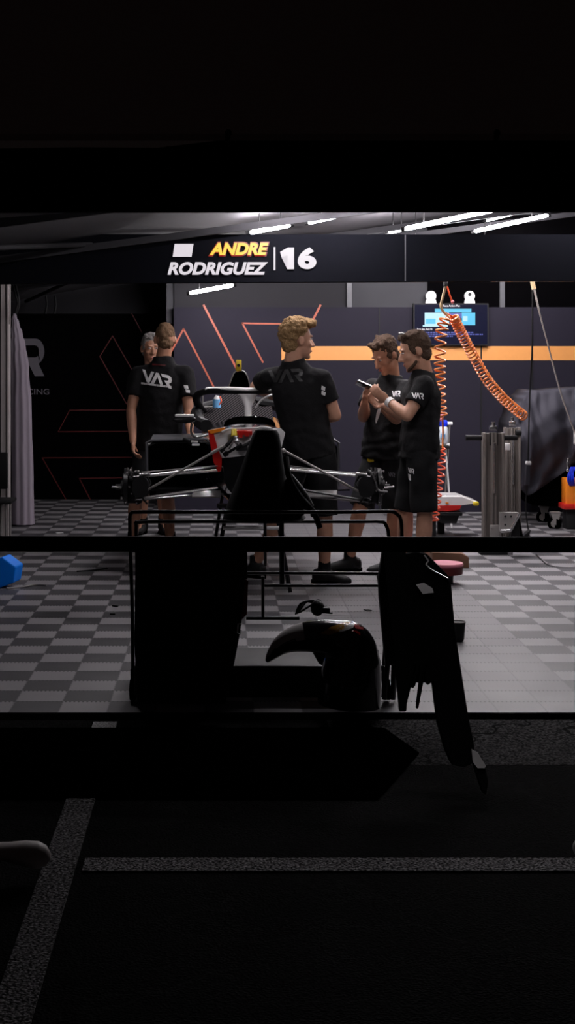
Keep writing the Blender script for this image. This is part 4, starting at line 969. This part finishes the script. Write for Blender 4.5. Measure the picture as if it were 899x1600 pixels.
b = nb(); tube(b, helix([P(697, 497, dh), P(690, 520, dh), P(688, 560, dh), P(688, 590, dh), P(689, 625, dh), P(692, 652, dh)], lambda s: .043-.008*s, 15, .0066), .0075, 8); mk('coil', b, 'hose', t)
b = nb(); tube(b, helix([P(692, 700, dh), P(690, 728, dh), P(683, 760, dh), P(679, 790, dh), P(676, 815, dh)], lambda s: .018+.026*min(1, s*2), 12, .0066), .007, 8); mk('coil', b, 'hose_red', t)  # lower part of the same hose, red light put into its colour
b = nb(); tube(b, [P(692, 652, dh), P(692.5, 675, dh+.02), P(692, 700, dh)], .007); mk('coil_link', b, 'hose', t)
b = nb(); box(b, P(697, 443, dh), (.03, .03, .045), None, .004); sph(b, P(699, 440, dh), .012, 2); mk('hook', b, 'silver', t)
t = thing('air_hose', 'orange coiled air hose sweeping diagonally down to the covered cart', 'hose', P(770, 620, 11.8), 'coiled orange air hoses')
b = nb(); tube(b, smooth_path([P(699, 447, 11.0), P(702, 458, 11.0), P(705, 466, 11.0), P(707, 471, 11.0)]), .007); mk('lead_hose', b, 'hose_red', t)
b = nb(); sph(b, P(707.5, 471.5, 11.0), .014, 2); mk('hose_joint', b, 'pink', t)
b = nb(); tube(b, smooth_path([P(690, 484, 11.0), P(698, 490, 11.0), P(708, 495, 11.0)]), .008); mk('lead_hose', b, 'hose_red', t)
b = nb(); tube(b, helix([P(709, 496, 11.0), P(722, 522, 11.05), P(740, 556, 11.15), P(762, 594, 11.3), P(790, 626, 11.5), P(819, 650, 11.7)], .037, 38, .0062, 14), .0066, 7); mk('coil', b, 'hose', t)

d = 11.6
t = thing('rope', 'pale rope hanging slantwise from the sign board at the right', 'rope', P(865, 660, d))
b = nb(); tube(b, smooth_path([P(833, 440, 11), P(842, 482, 11.1), P(857, 540, 11.3), P(878, 618, 11.5), P(904, 690, 11.7)]), [.010]*3+[.008]*6+[.0062]*24); mk('cord', b, 'rope', t)
b = nb(); tube(b, [P(832, 439, 11), P(835, 452, 11)], .017); mk('knot', b, 'hose_y', t)
b = nb(); box(b, P(900, 684, 11.7), (.03, .03, .11), None, .005); mk('handle', b, 'white', t)
t = thing('pendant_cable', 'black cable with a grey hand control hanging before the covered cart', 'cable', P(826, 760, 11.5))
b = nb(); tube(b, smooth_path([P(833, 440, 11.3), P(832, 540, 11.4), P(829, 600, 11.5), P(827, 660, 11.5), P(825.5, 722, 11.5)]), .006); mk('cord', b, 'black', t)
b = nb(); loft(b, [ring(P(x, y, 11.5), V((1, 0, 0)), V((0, 1, 0)), a, .02, 14, 4) for x, y, a in ((825.5, 727, .016), (825, 735, .019), (825, 750, .022), (824, 758, .022))]); mk('hand_control', b, 'tarp', t)
b = nb(); box(b, P(826, 723.5, 11.5), (.042, .04, .028), None, .006); mk('control_cap', b, 'white_print', t)
b = nb(); tube(b, smooth_path([P(824, 758, 11.5), P(822, 790, 11.5), P(824, 815, 11.6), P(828, 838, 11.7), P(832, 846, 12)]), .005); mk('cord', b, 'black', t)

# aluminium profile stands
def alu(x0, x1, ytop, yb, d, label, handles):
    t = thing('profile_stand', label, 'stand', P((x0+x1)/2, yb, d), 'aluminium profile stands')
    zb = 0.0; zt_ = ZZ(ytop, d); w = .085; X0, X1 = XX(x0, d), XX(x1, d)
    for xa in (X0+w/2, X1-w/2):
        b = nb()
        for k in (-1, 1): box(b, V((xa+k*w*.36, d, zt_/2+.01)), (w*.26, .09, zt_-.02), None, .003)
        box(b, V((xa, d+.012, zt_/2+.01)), (w*.5, .06, zt_-.03)); mk('profile', b, 'alu', t)
    b = nb(); box(b, V(((X0+X1)/2, d, zt_-.05)), (X1-X0-2*w+.06, .08, .10), None, .004); mk('clamp', b, 'black', t)
    b = nb(); xm = (X0+X1)/2; box(b, V((xm, d, zt_+.035)), (.055, .05, .04), None, .005); cyl(b, V((xm, d, zt_+.05)), V((xm, d, zt_+.085)), .016, .014); mk('clamp_head', b, 'silver', t)
    b = nb(); cyl(b, V((xm, d-.05, zt_-.08)), V((xm, d-.05, zt_*.5)), .010); mk('spindle', b, 'silver', t)
    for a_, b_ in handles:
        b = nb(); cyl(b, P(a_, ytop+8, d-.05), P(b_, ytop+8, d-.05), .022, .020, 16); mk('handle', b, 'black', t)
    b = nb(); box(b, V(((X0+X1)/2+.01, d-.052, .14)), (.09, .012, .17), None, .004)
    for sx in (-1, 1): cyl(b, V(((X0+X1)/2+.01+sx*.03, d-.066, .20)), V(((X0+X1)/2+.01+sx*.03, d-.05, .20)), .008)
    mk('base_plate', b, 'steel', t)
    b = nb(); box(b, V(((X0+X1)/2, d, .012)), (X1-X0+.08, .30, .024), None, .004); mk('foot', b, 'black', t)
    return t
t1 = alu(754, 788, 676, 864, 11.45, 'nearer grey aluminium profile stand with side handles', [(728, 753), (788, 808)])
t2 = alu(788, 813, 668, 850, 12.2, 'aluminium profile stand partly hidden behind the nearer one', [(806, 815)])
b = nb(); box(b, P(793, 698, 11.9), (.05, .05, .06), None, .008); tag(mk('clamp_block', b, 'white', t2), 'cream block')
b = nb(); prism(b, [P(x, y, 11.2) for x, y in ((782, 801), (811, 801), (797, 830), (782, 830))], (0, .05, 0)); 
t = thing('angle_bracket', 'pierced grey angle bracket leaning at the foot of the stands', 'bracket', P(797, 842, 11.2)); mk('plate', b, 'steel', t, smooth=False)
b = nb(); cyl(b, P(812, 802, 11.17), P(798, 829, 11.17), .012); cyl(b, P(782, 830, 11.17), P(798, 829, 11.17), .014); mk('edge', b, 'silver', t)
for x, y in ((790, 807), (799, 807), (790, 820)):
    b = nb(); cyl(b, P(x, y, 11.19), P(x, y, 11.21), .008); mk('hole', b, 'black', t)
b = nb(); prism(b, [P(x, y, 11.25) for x, y in ((800, 832), (812, 808), (813, 840), (818, 838), (830, 828), (826, 842), (798, 843))], (0, .08, 0)); mk('wedge', b, 'black', t, smooth=False)
b = nb(); box(b, V((XX(797, 11.3), 11.3, .05)), (.04, .04, .1)); mk('peg', b, 'silver', t)

# covered cart
dc = 13.3
t = thing('covered_cart', 'cart under a draped dark tarpaulin at the right wall', 'cart', P(860, 805, dc))
K = 34
top_pts = [(808, 640), (818, 622), (832, 609), (850, 611), (880, 608), (910, 606), (960, 604)]
bot_pts = [(793, 738), (808, 760), (826, 775), (850, 760), (885, 735), (905, 720), (960, 712)]
def interp(pts, s):
    s *= len(pts)-1; i = min(len(pts)-2, int(s)); f = s-i; return (pts[i][0]*(1-f)+pts[i+1][0]*f, pts[i][1]*(1-f)+pts[i+1][1]*f)
b = nb(); G = []
for i in range(K+1):
    s = i/K; row = []
    for j in range(25):
        v_ = j/24; a = interp(top_pts, s); c = interp(bot_pts, s); x = a[0]*(1-v_)+c[0]*v_; y = a[1]*(1-v_)+c[1]*v_
        bulge = -.22*math.sin(math.pi*min(1, v_*1.1))*(.4+.6*math.sin(math.pi*min(1, s*1.3+.1)))
        fold = .035*math.sin(s*26+v_*5+1.5*math.sin(v_*7))*(.25+v_*.9) + .014*math.sin(s*60-v_*14+2*math.sin(v_*9))*(1-.4*v_) + .02*abs(math.sin(v_*11+s*6)) + .03*noise.noise(V((s*9, v_*5, 1)))
        if s < .5: fold += .03*math.sin((s*.6+v_)*22)*(.5-s)
        row.append(b.verts.new(P(x, y, dc+bulge+fold)))
    # roof part of the sheet running back
    G.append(row)
for i in range(K):
    for j in range(24): b.faces.new((G[i][j], G[i+1][j], G[i+1][j+1], G[i][j+1]))
bk = []
for i in range(K+1):
    p = G[i][0].co; bk.append(b.verts.new(V((p.x+.02, dc+.75, p.z))))
for i in range(K): b.faces.new((G[i+1][0], G[i][0], bk[i], bk[i+1]))
sd = [b.verts.new(V((v_.co.x+.02, dc+.75, v_.co.z))) for v_ in G[0][1:]]; prev = bk[0]; pv = G[0][0]
for q, v_ in zip(sd, G[0][1:]): b.faces.new((pv, v_, q, prev)); pv, prev = v_, q
o = mk('tarpaulin', b, 'tarp', t, angle=80); s_ = o.modifiers.new('s', 'SOLIDIFY'); s_.thickness = .006
b = nb()
prism(b, [P(x, y, dc+.12) for x, y in ((812, 735), (960, 690), (960, 796), (870, 792), (835, 790), (820, 772), (797, 745))], (0, .5, 0)); mk('cart_body', b, 'rubber', t, smooth=False)
for px, py, dd in ((850, 802, 13.65), (868, 809, 13.1)):
    c = P(px, py, dd); c.z = .045
    b = nb(); cyl(b, c+V((-.02, -.012, 0)), c+V((.012, .03, 0)), .058, .058, 24)
    cc = mk('castor', b, 'rubber', t)
    b = nb(); cyl(b, c+V((-.01, -.022, 0)), c+V((-.01, -.01, 0)), .034, .034, 20); prism(b, [c+V((-.045, -.03, .10)), c+V((.045, -.03, .10)), c+V((.012, -.03, -.01)), c+V((-.012, -.03, -.01))], (0, .012, 0)); box(b, c+V((0, 0, .10)), (.09, .06, .012)); mk('fork', b, 'steel', cc)
# bright things at the right edge under the sheet
t = thing('tool_case', 'red and orange case standing at the right edge beside the covered cart', 'case', P(900, 822, 13.0))
b = nb(); box(b, P(903, 768, 13.0)+V((0, .1, 0)), (.20, .2, .23), None, .012); mk('case_body', b, 'or_paint', t)
b = nb(); box(b, P(902, 792, 12.98)+V((0, .1, 0)), (.24, .22, .05), None, .01); mk('case_base', b, 'red', t)
b = nb(); zz = P(902, 794, 13).z; box(b, V((XX(902, 13), 13.1, zz/2)), (.18, .16, zz), None, .01); mk('case_foot', b, 'black', t)
b = nb(); rnd = random.Random(5)
for k in range(4): tube(b, smooth_path([P(892+k*2, 760, 13.02), P(888+k*3, 750, 12.95), P(890+k*2, 738, 12.95), P(894+k*2, 730, 12.95)]), .009)
t = thing('cable_bundle', 'bright blue cable bundle at the right edge above the orange case', 'cable', P(892, 760, 13.0)); mk('cable', b, 'blue2', t)
b = nb(); tube(b, smooth_path([P(891, 742, 12.95), P(887, 725, 12.95), P(889, 716, 12.95)]), .008); sph(b, P(887, 735, 12.95), .014, 2); mk('plug', b, 'silver', t)

# folding trestle, bottle, wing element on the low table
t = thing('trestle', 'folding white metal trestle standing before the back wall', 'trestle', P(697, 800, 13.4))
d = 13.2
for x0, y0, x1, y1, m_, dd in ((703, 662, 693, 800, 'steel', .05), (696, 690, 706, 812, 'white', -.03)):
    b = nb(); p, q = P(x0, y0, d+dd), P(x1, y1, d+dd); q.z = .0 if True else q.z; tube(b, [p, q], .017, flat=.6); mk('leg', b, m_, t)
b = nb(); tube(b, [P(688, 695.5, d), P(703, 695, d)], .014); mk('crossbar', b, 'white', t)
b = nb(); box(b, P(703, 661.5, d+.05), (.05, .05, .03), None, .006); mk('leg_cap', b, 'white', t)
b = nb(); box(b, P(684, 698, d), (.20, .25, .02), None, .004); mk('shelf', b, 'black', t)
t = thing('spray_bottle', 'clear spray bottle with a blue and red head on the trestle', 'bottle', P(692, 694, d-.06))
b = nb(); loft(b, [ring(P(x, y, d-.1), V((1, 0, 0)), V((0, 1, 0)), r, r, 20) for x, y, r in ((692, 693, .045), (692, 690, .052), (692, 676, .052), (693, 668, .04), (693, 665, .022))]); mk('bottle_body', b, 'glass', t)
b = nb(); cyl(b, P(692, 684, d-.156), P(693, 678, d-.156), .02, .02); tag(mk('bottle_label', b, 'lblue', t), 'pale blue label')
b = nb(); box(b, P(693, 661, d-.1), (.075, .05, .055), None, .014); cyl(b, P(693, 667, d-.1), P(693, 662, d-.1), .03); mk('spray_head', b, 'blue2', t)
b = nb(); box(b, P(690, 650, d-.1), (.045, .03, .03), None, .008); sph(b, P(688, 655, d-.12), .02, 2); tag(mk('trigger', b, 'pink', t), 'pink trigger')
d = 12.4
t = thing('wing_element', 'white and red wing element with a yellow tip lying on a low table', 'wing element', P(705, 795, d))
b = nb(); prism(b, [P(x, y, d) for x, y in ((668, 775), (722, 775), (738, 781), (748, 784), (748, 788), (738, 788), (722, 790), (668, 790))], (0, .35, 0)); mk('upper_plane', b, 'white', t, bevel=.01)
b = nb(); prism(b, [P(x, y, d-.01) for x, y in ((668, 790), (722, 789.5), (719, 797), (700, 800), (668, 799))], (0, .33, 0)); tag(mk('lower_plane', b, 'red', t, bevel=.008), 'red underside')
b = nb(); box(b, P(744, 787, d-.01), (.05, .05, .035), None, .012); tag(mk('tip', b, 'yellow', t), 'yellow tip')
for x in (689, 696, 715, 721):
    b = nb(); sph(b, P(x, 775.5, d+.05), (.013, .013, .010), 2); mk('stud', b, 'white', t)
b = nb(); box(b, P(699, 786, d-.006), (.025, .01, .012)); mk('badge', b, 'or_paint', t)
t = thing('low_table', 'low black table carrying the white and red wing element', 'table', P(695, 830, d+.1))
zt_ = ZZ(800, d)
b = nb(); box(b, V((XX(695, d), d+.18, zt_-.015)), (.30, .42, .03), None, .006); mk('tabletop', b, 'black', t)
b = nb(); prism(b, [P(x, y, d) for x, y in ((690, 803), (719, 803), (714, 818), (690, 818))], (0, .25, 0)); mk('drawer_box', b, 'black', t, bevel=.006)
for sx, sy in ((-.10, 0), (-.10, .3), (.02, .3)):
    b = nb(); box(b, V((XX(695, d)+sx, d+.04+sy, (zt_-.02)/2)), (.06, .05, zt_-.03)); mk('leg', b, 'black', t)
# pink topped stool and cardboard box on the mat
dS = F*H/(906-CY)-.25
dS += .1; c = V((XX(695, dS), dS, 0)); zs = ZZ(880, dS)
t = thing('stool', 'low round stool with a pink cushion behind the front wing', 'stool', c)
b = nb(); loft(b, [ring(V((c.x, c.y, zs+z)), V((1, 0, 0)), V((0, 1, 0)), r, r, 32) for z, r in ((-.02, .12), (-.008, .128), (.004, .124), (.008, .10))]); mk('cushion', b, 'pink', t)
b = nb(); cyl(b, V((c.x, c.y, zs-.07)), V((c.x, c.y, zs-.02)), .122, .126, 32); tag(mk('seat_band', b, 'red_l', t), 'dark red band')
b = nb(); cyl(b, V((c.x, c.y, .0)), V((c.x, c.y, zs-.07)), .06, .06); mk('pedestal', b, 'black', t) if zs-.07 > .01 else b.free()
dK = F*H/(898-CY)+.35
b = nb(); xa, xb = XX(676, dK), XX(733, dK); prism(b, [V((xa, dK, 0)), V((xb, dK, 0)), V((xb, dK, .075)), V((xb-.06, dK, .105)), V((xa, dK, .11))], (0, .25, 0)); tag(mk('cardboard_box', b, 'cardboard', smooth=False), 'flat brown cardboard box behind the pink stool', 'box')

# left side: pillar, curtain, chair, blue block
d = 12.0
t = thing('pillar', 'pale metal pillar at the left edge of the garage', 'pillar', V((XX(7, d), d, 0)))
b = nb(); box(b, V((XX(1, d), d, 1.17)), (XX(14, d)-XX(-14, d), .12, 2.33)); mk('shaft', b, 'post', t, smooth=False)
b = nb()
for px in (2.5, 11.5): box(b, V((XX(px, d), d-.062, 1.17)), (.006, .006, 2.33))
mk('groove', b, 'black', t, smooth=False)
b = nb(); box(b, V((XX(14.6, d), d-.03, 2.0)), (.012, .02, .36)); mk('bracket', b, 'silver', t)
d = 13.35
b = nb(); rings = []
for y, xl, xr in ((490, 20, 25), (500, 18, 28), (515, 17, 33), (530, 17, 37), (550, 16, 41), (580, 16, 45), (620, 16, 47.5), (700, 17, 50), (760, 18, 52), (819, 19, 53.5)):
    c = (P(xl, y, d)+P(xr, y, d))/2; w_ = (xr-xl)/2*d/F; rings.append([c+V((w_*math.cos(a)*(1+.06*math.sin(a*7)), (w_*.8)*math.sin(a)*(1+.10*math.sin(a*9+y*.01)), 0)) for a in [2*math.pi*k/48 for k in range(48)]])
t = thing('curtain', 'pale gathered curtain hanging beside the pillar at the left', 'curtain', P(35, 819, d))
rings2 = []
for A_, B_ in zip(rings[:-1], rings[1:]):
    for q in range(6): rings2.append([a.lerp(c, q/6)+V((.004*math.sin(14*a.z*(1+q*.02)+a.x*30), 0, 0)) for a, c in zip(A_, B_)])
rings2.append(rings[-1]); loft(b := nb(), rings2); mk('cloth', b, 'curtain', t, angle=80)
b = nb(); tube(b, smooth_path([P(20, 445, d), P(24, 460, d), P(28, 474, d), P(23, 492, d)]), .010); tube(b, smooth_path([P(24, 445, d), P(29, 465, d), P(29, 480, d), P(24, 492, d)]), .010); mk('strap', b, 'black', t)
# straps up in the left roof
for px in (72, 86):
    b = nb(); tube(b, [P(px, 462, 15.5), P(px+2, 476, 15.5), P(px-1, 490, 15.5)], .014); q = mk('roof_strap', b, 'black'); tag(q, 'black strap hanging under the roof at the left, %s' % ('nearer the pillar' if px == 72 else 'further from the pillar'), 'strap', 'black roof straps')
d = 11.6
t = thing('folding_chair', 'black chair with metal legs at the left edge below the pillar', 'chair', P(2, 860, d))
for x0, x1, y1 in ((3, 1, 838), (9, 10, 838), (16, 16, 826)):
    b = nb(); p, q = P(x0, 786, d), P(x1, y1, d); q.z = 0.0; tube(b, [p, q], .010); mk('leg', b, 'steel', t)
b = nb(); box(b, P(-4, 784, d)+V((0, .1, 0)), (.24, .3, .03), None, .01); mk('seat', b, 'black', t)
b = nb(); box(b, P(-12, 762, d)+V((0, .22, .12)), (.18, .03, .3), None, .01); mk('backrest', b, 'black', t)
dB_ = F*H/(920-CY)
c = P(0, 0, dB_); R_ = .115
b = nb(); cx = XX(3, dB_+.1)
hexp = [V((cx+R_*math.cos(a), dB_, .105+R_*math.sin(a)*.93)) for a in [math.radians(22+60*k) for k in range(6)]]
prism(b, hexp, (.03, .16, 0)); t = thing('hexagonal_block', 'bright blue hexagonal plastic block on the floor at the left edge', 'block', V((cx, dB_, 0))); mk('block_body', b, 'blue', t, smooth=False, bevel=.008)
b = nb(); tube(b, smooth_path([V((cx+.05, dB_-.03, .008)), V((cx+.14, dB_+.02, .008)), V((cx+.22, dB_+.12, .008)), V((cx+.30, dB_+.10, .008))]), .006); tag(mk('cord', b, 'steel', t), 'thin grey cord')
# cable and scraps on the mat
b = nb(); tube(b, smooth_path([P(838, 866, 11.3), P(846, 876, 11), P(858, 886, 10.7), P(880, 890, 10.6), P(920, 892, 10.6)]), .006)
for v_ in b.verts: v_.co.z = max(.001, .007+.006*math.sin((v_.co.z)*50))
q = mk('floor_cable', b, 'black'); tag(q, 'black cable curving over the floor at the right', 'cable')
for (x, y, wd), lab in ((((93, 833, .06)), 'small white paper scrap on the floor near the curtain'), ((575, 954, .03), 'tiny dark scrap on the floor right of the nose section')):
    dd = F*H/(y-CY); b = nb(); box(b, V((XX(x, dd), dd, .003)), (wd, .05, .004), Matrix.Rotation(.4, 3, 'Z')); tag(mk('scrap', b, 'white_print' if x == 93 else 'black', smooth=False), lab, 'scrap')
for i, (pts, lab) in enumerate(((((120, 894), (135, 893), (150, 892), (168, 889)), 'thin dark twig of wire lying on the floor left of the trolley'), (((176, 948), (184, 949)), 'small dark clip on the floor close to the trolley'), (((172, 961), (180, 961)), 'second small dark clip just in front of the other one'))):
    b = nb()
    ps = [V((XX(x, F*H/(y-CY)), F*H/(y-CY), .006)) for x, y in pts]; tube(b, ps, .005); tag(mk('floor_clip' if i else 'wire', b, 'black'), lab, 'clip' if i else 'wire')
bpy.context.view_layer.update()
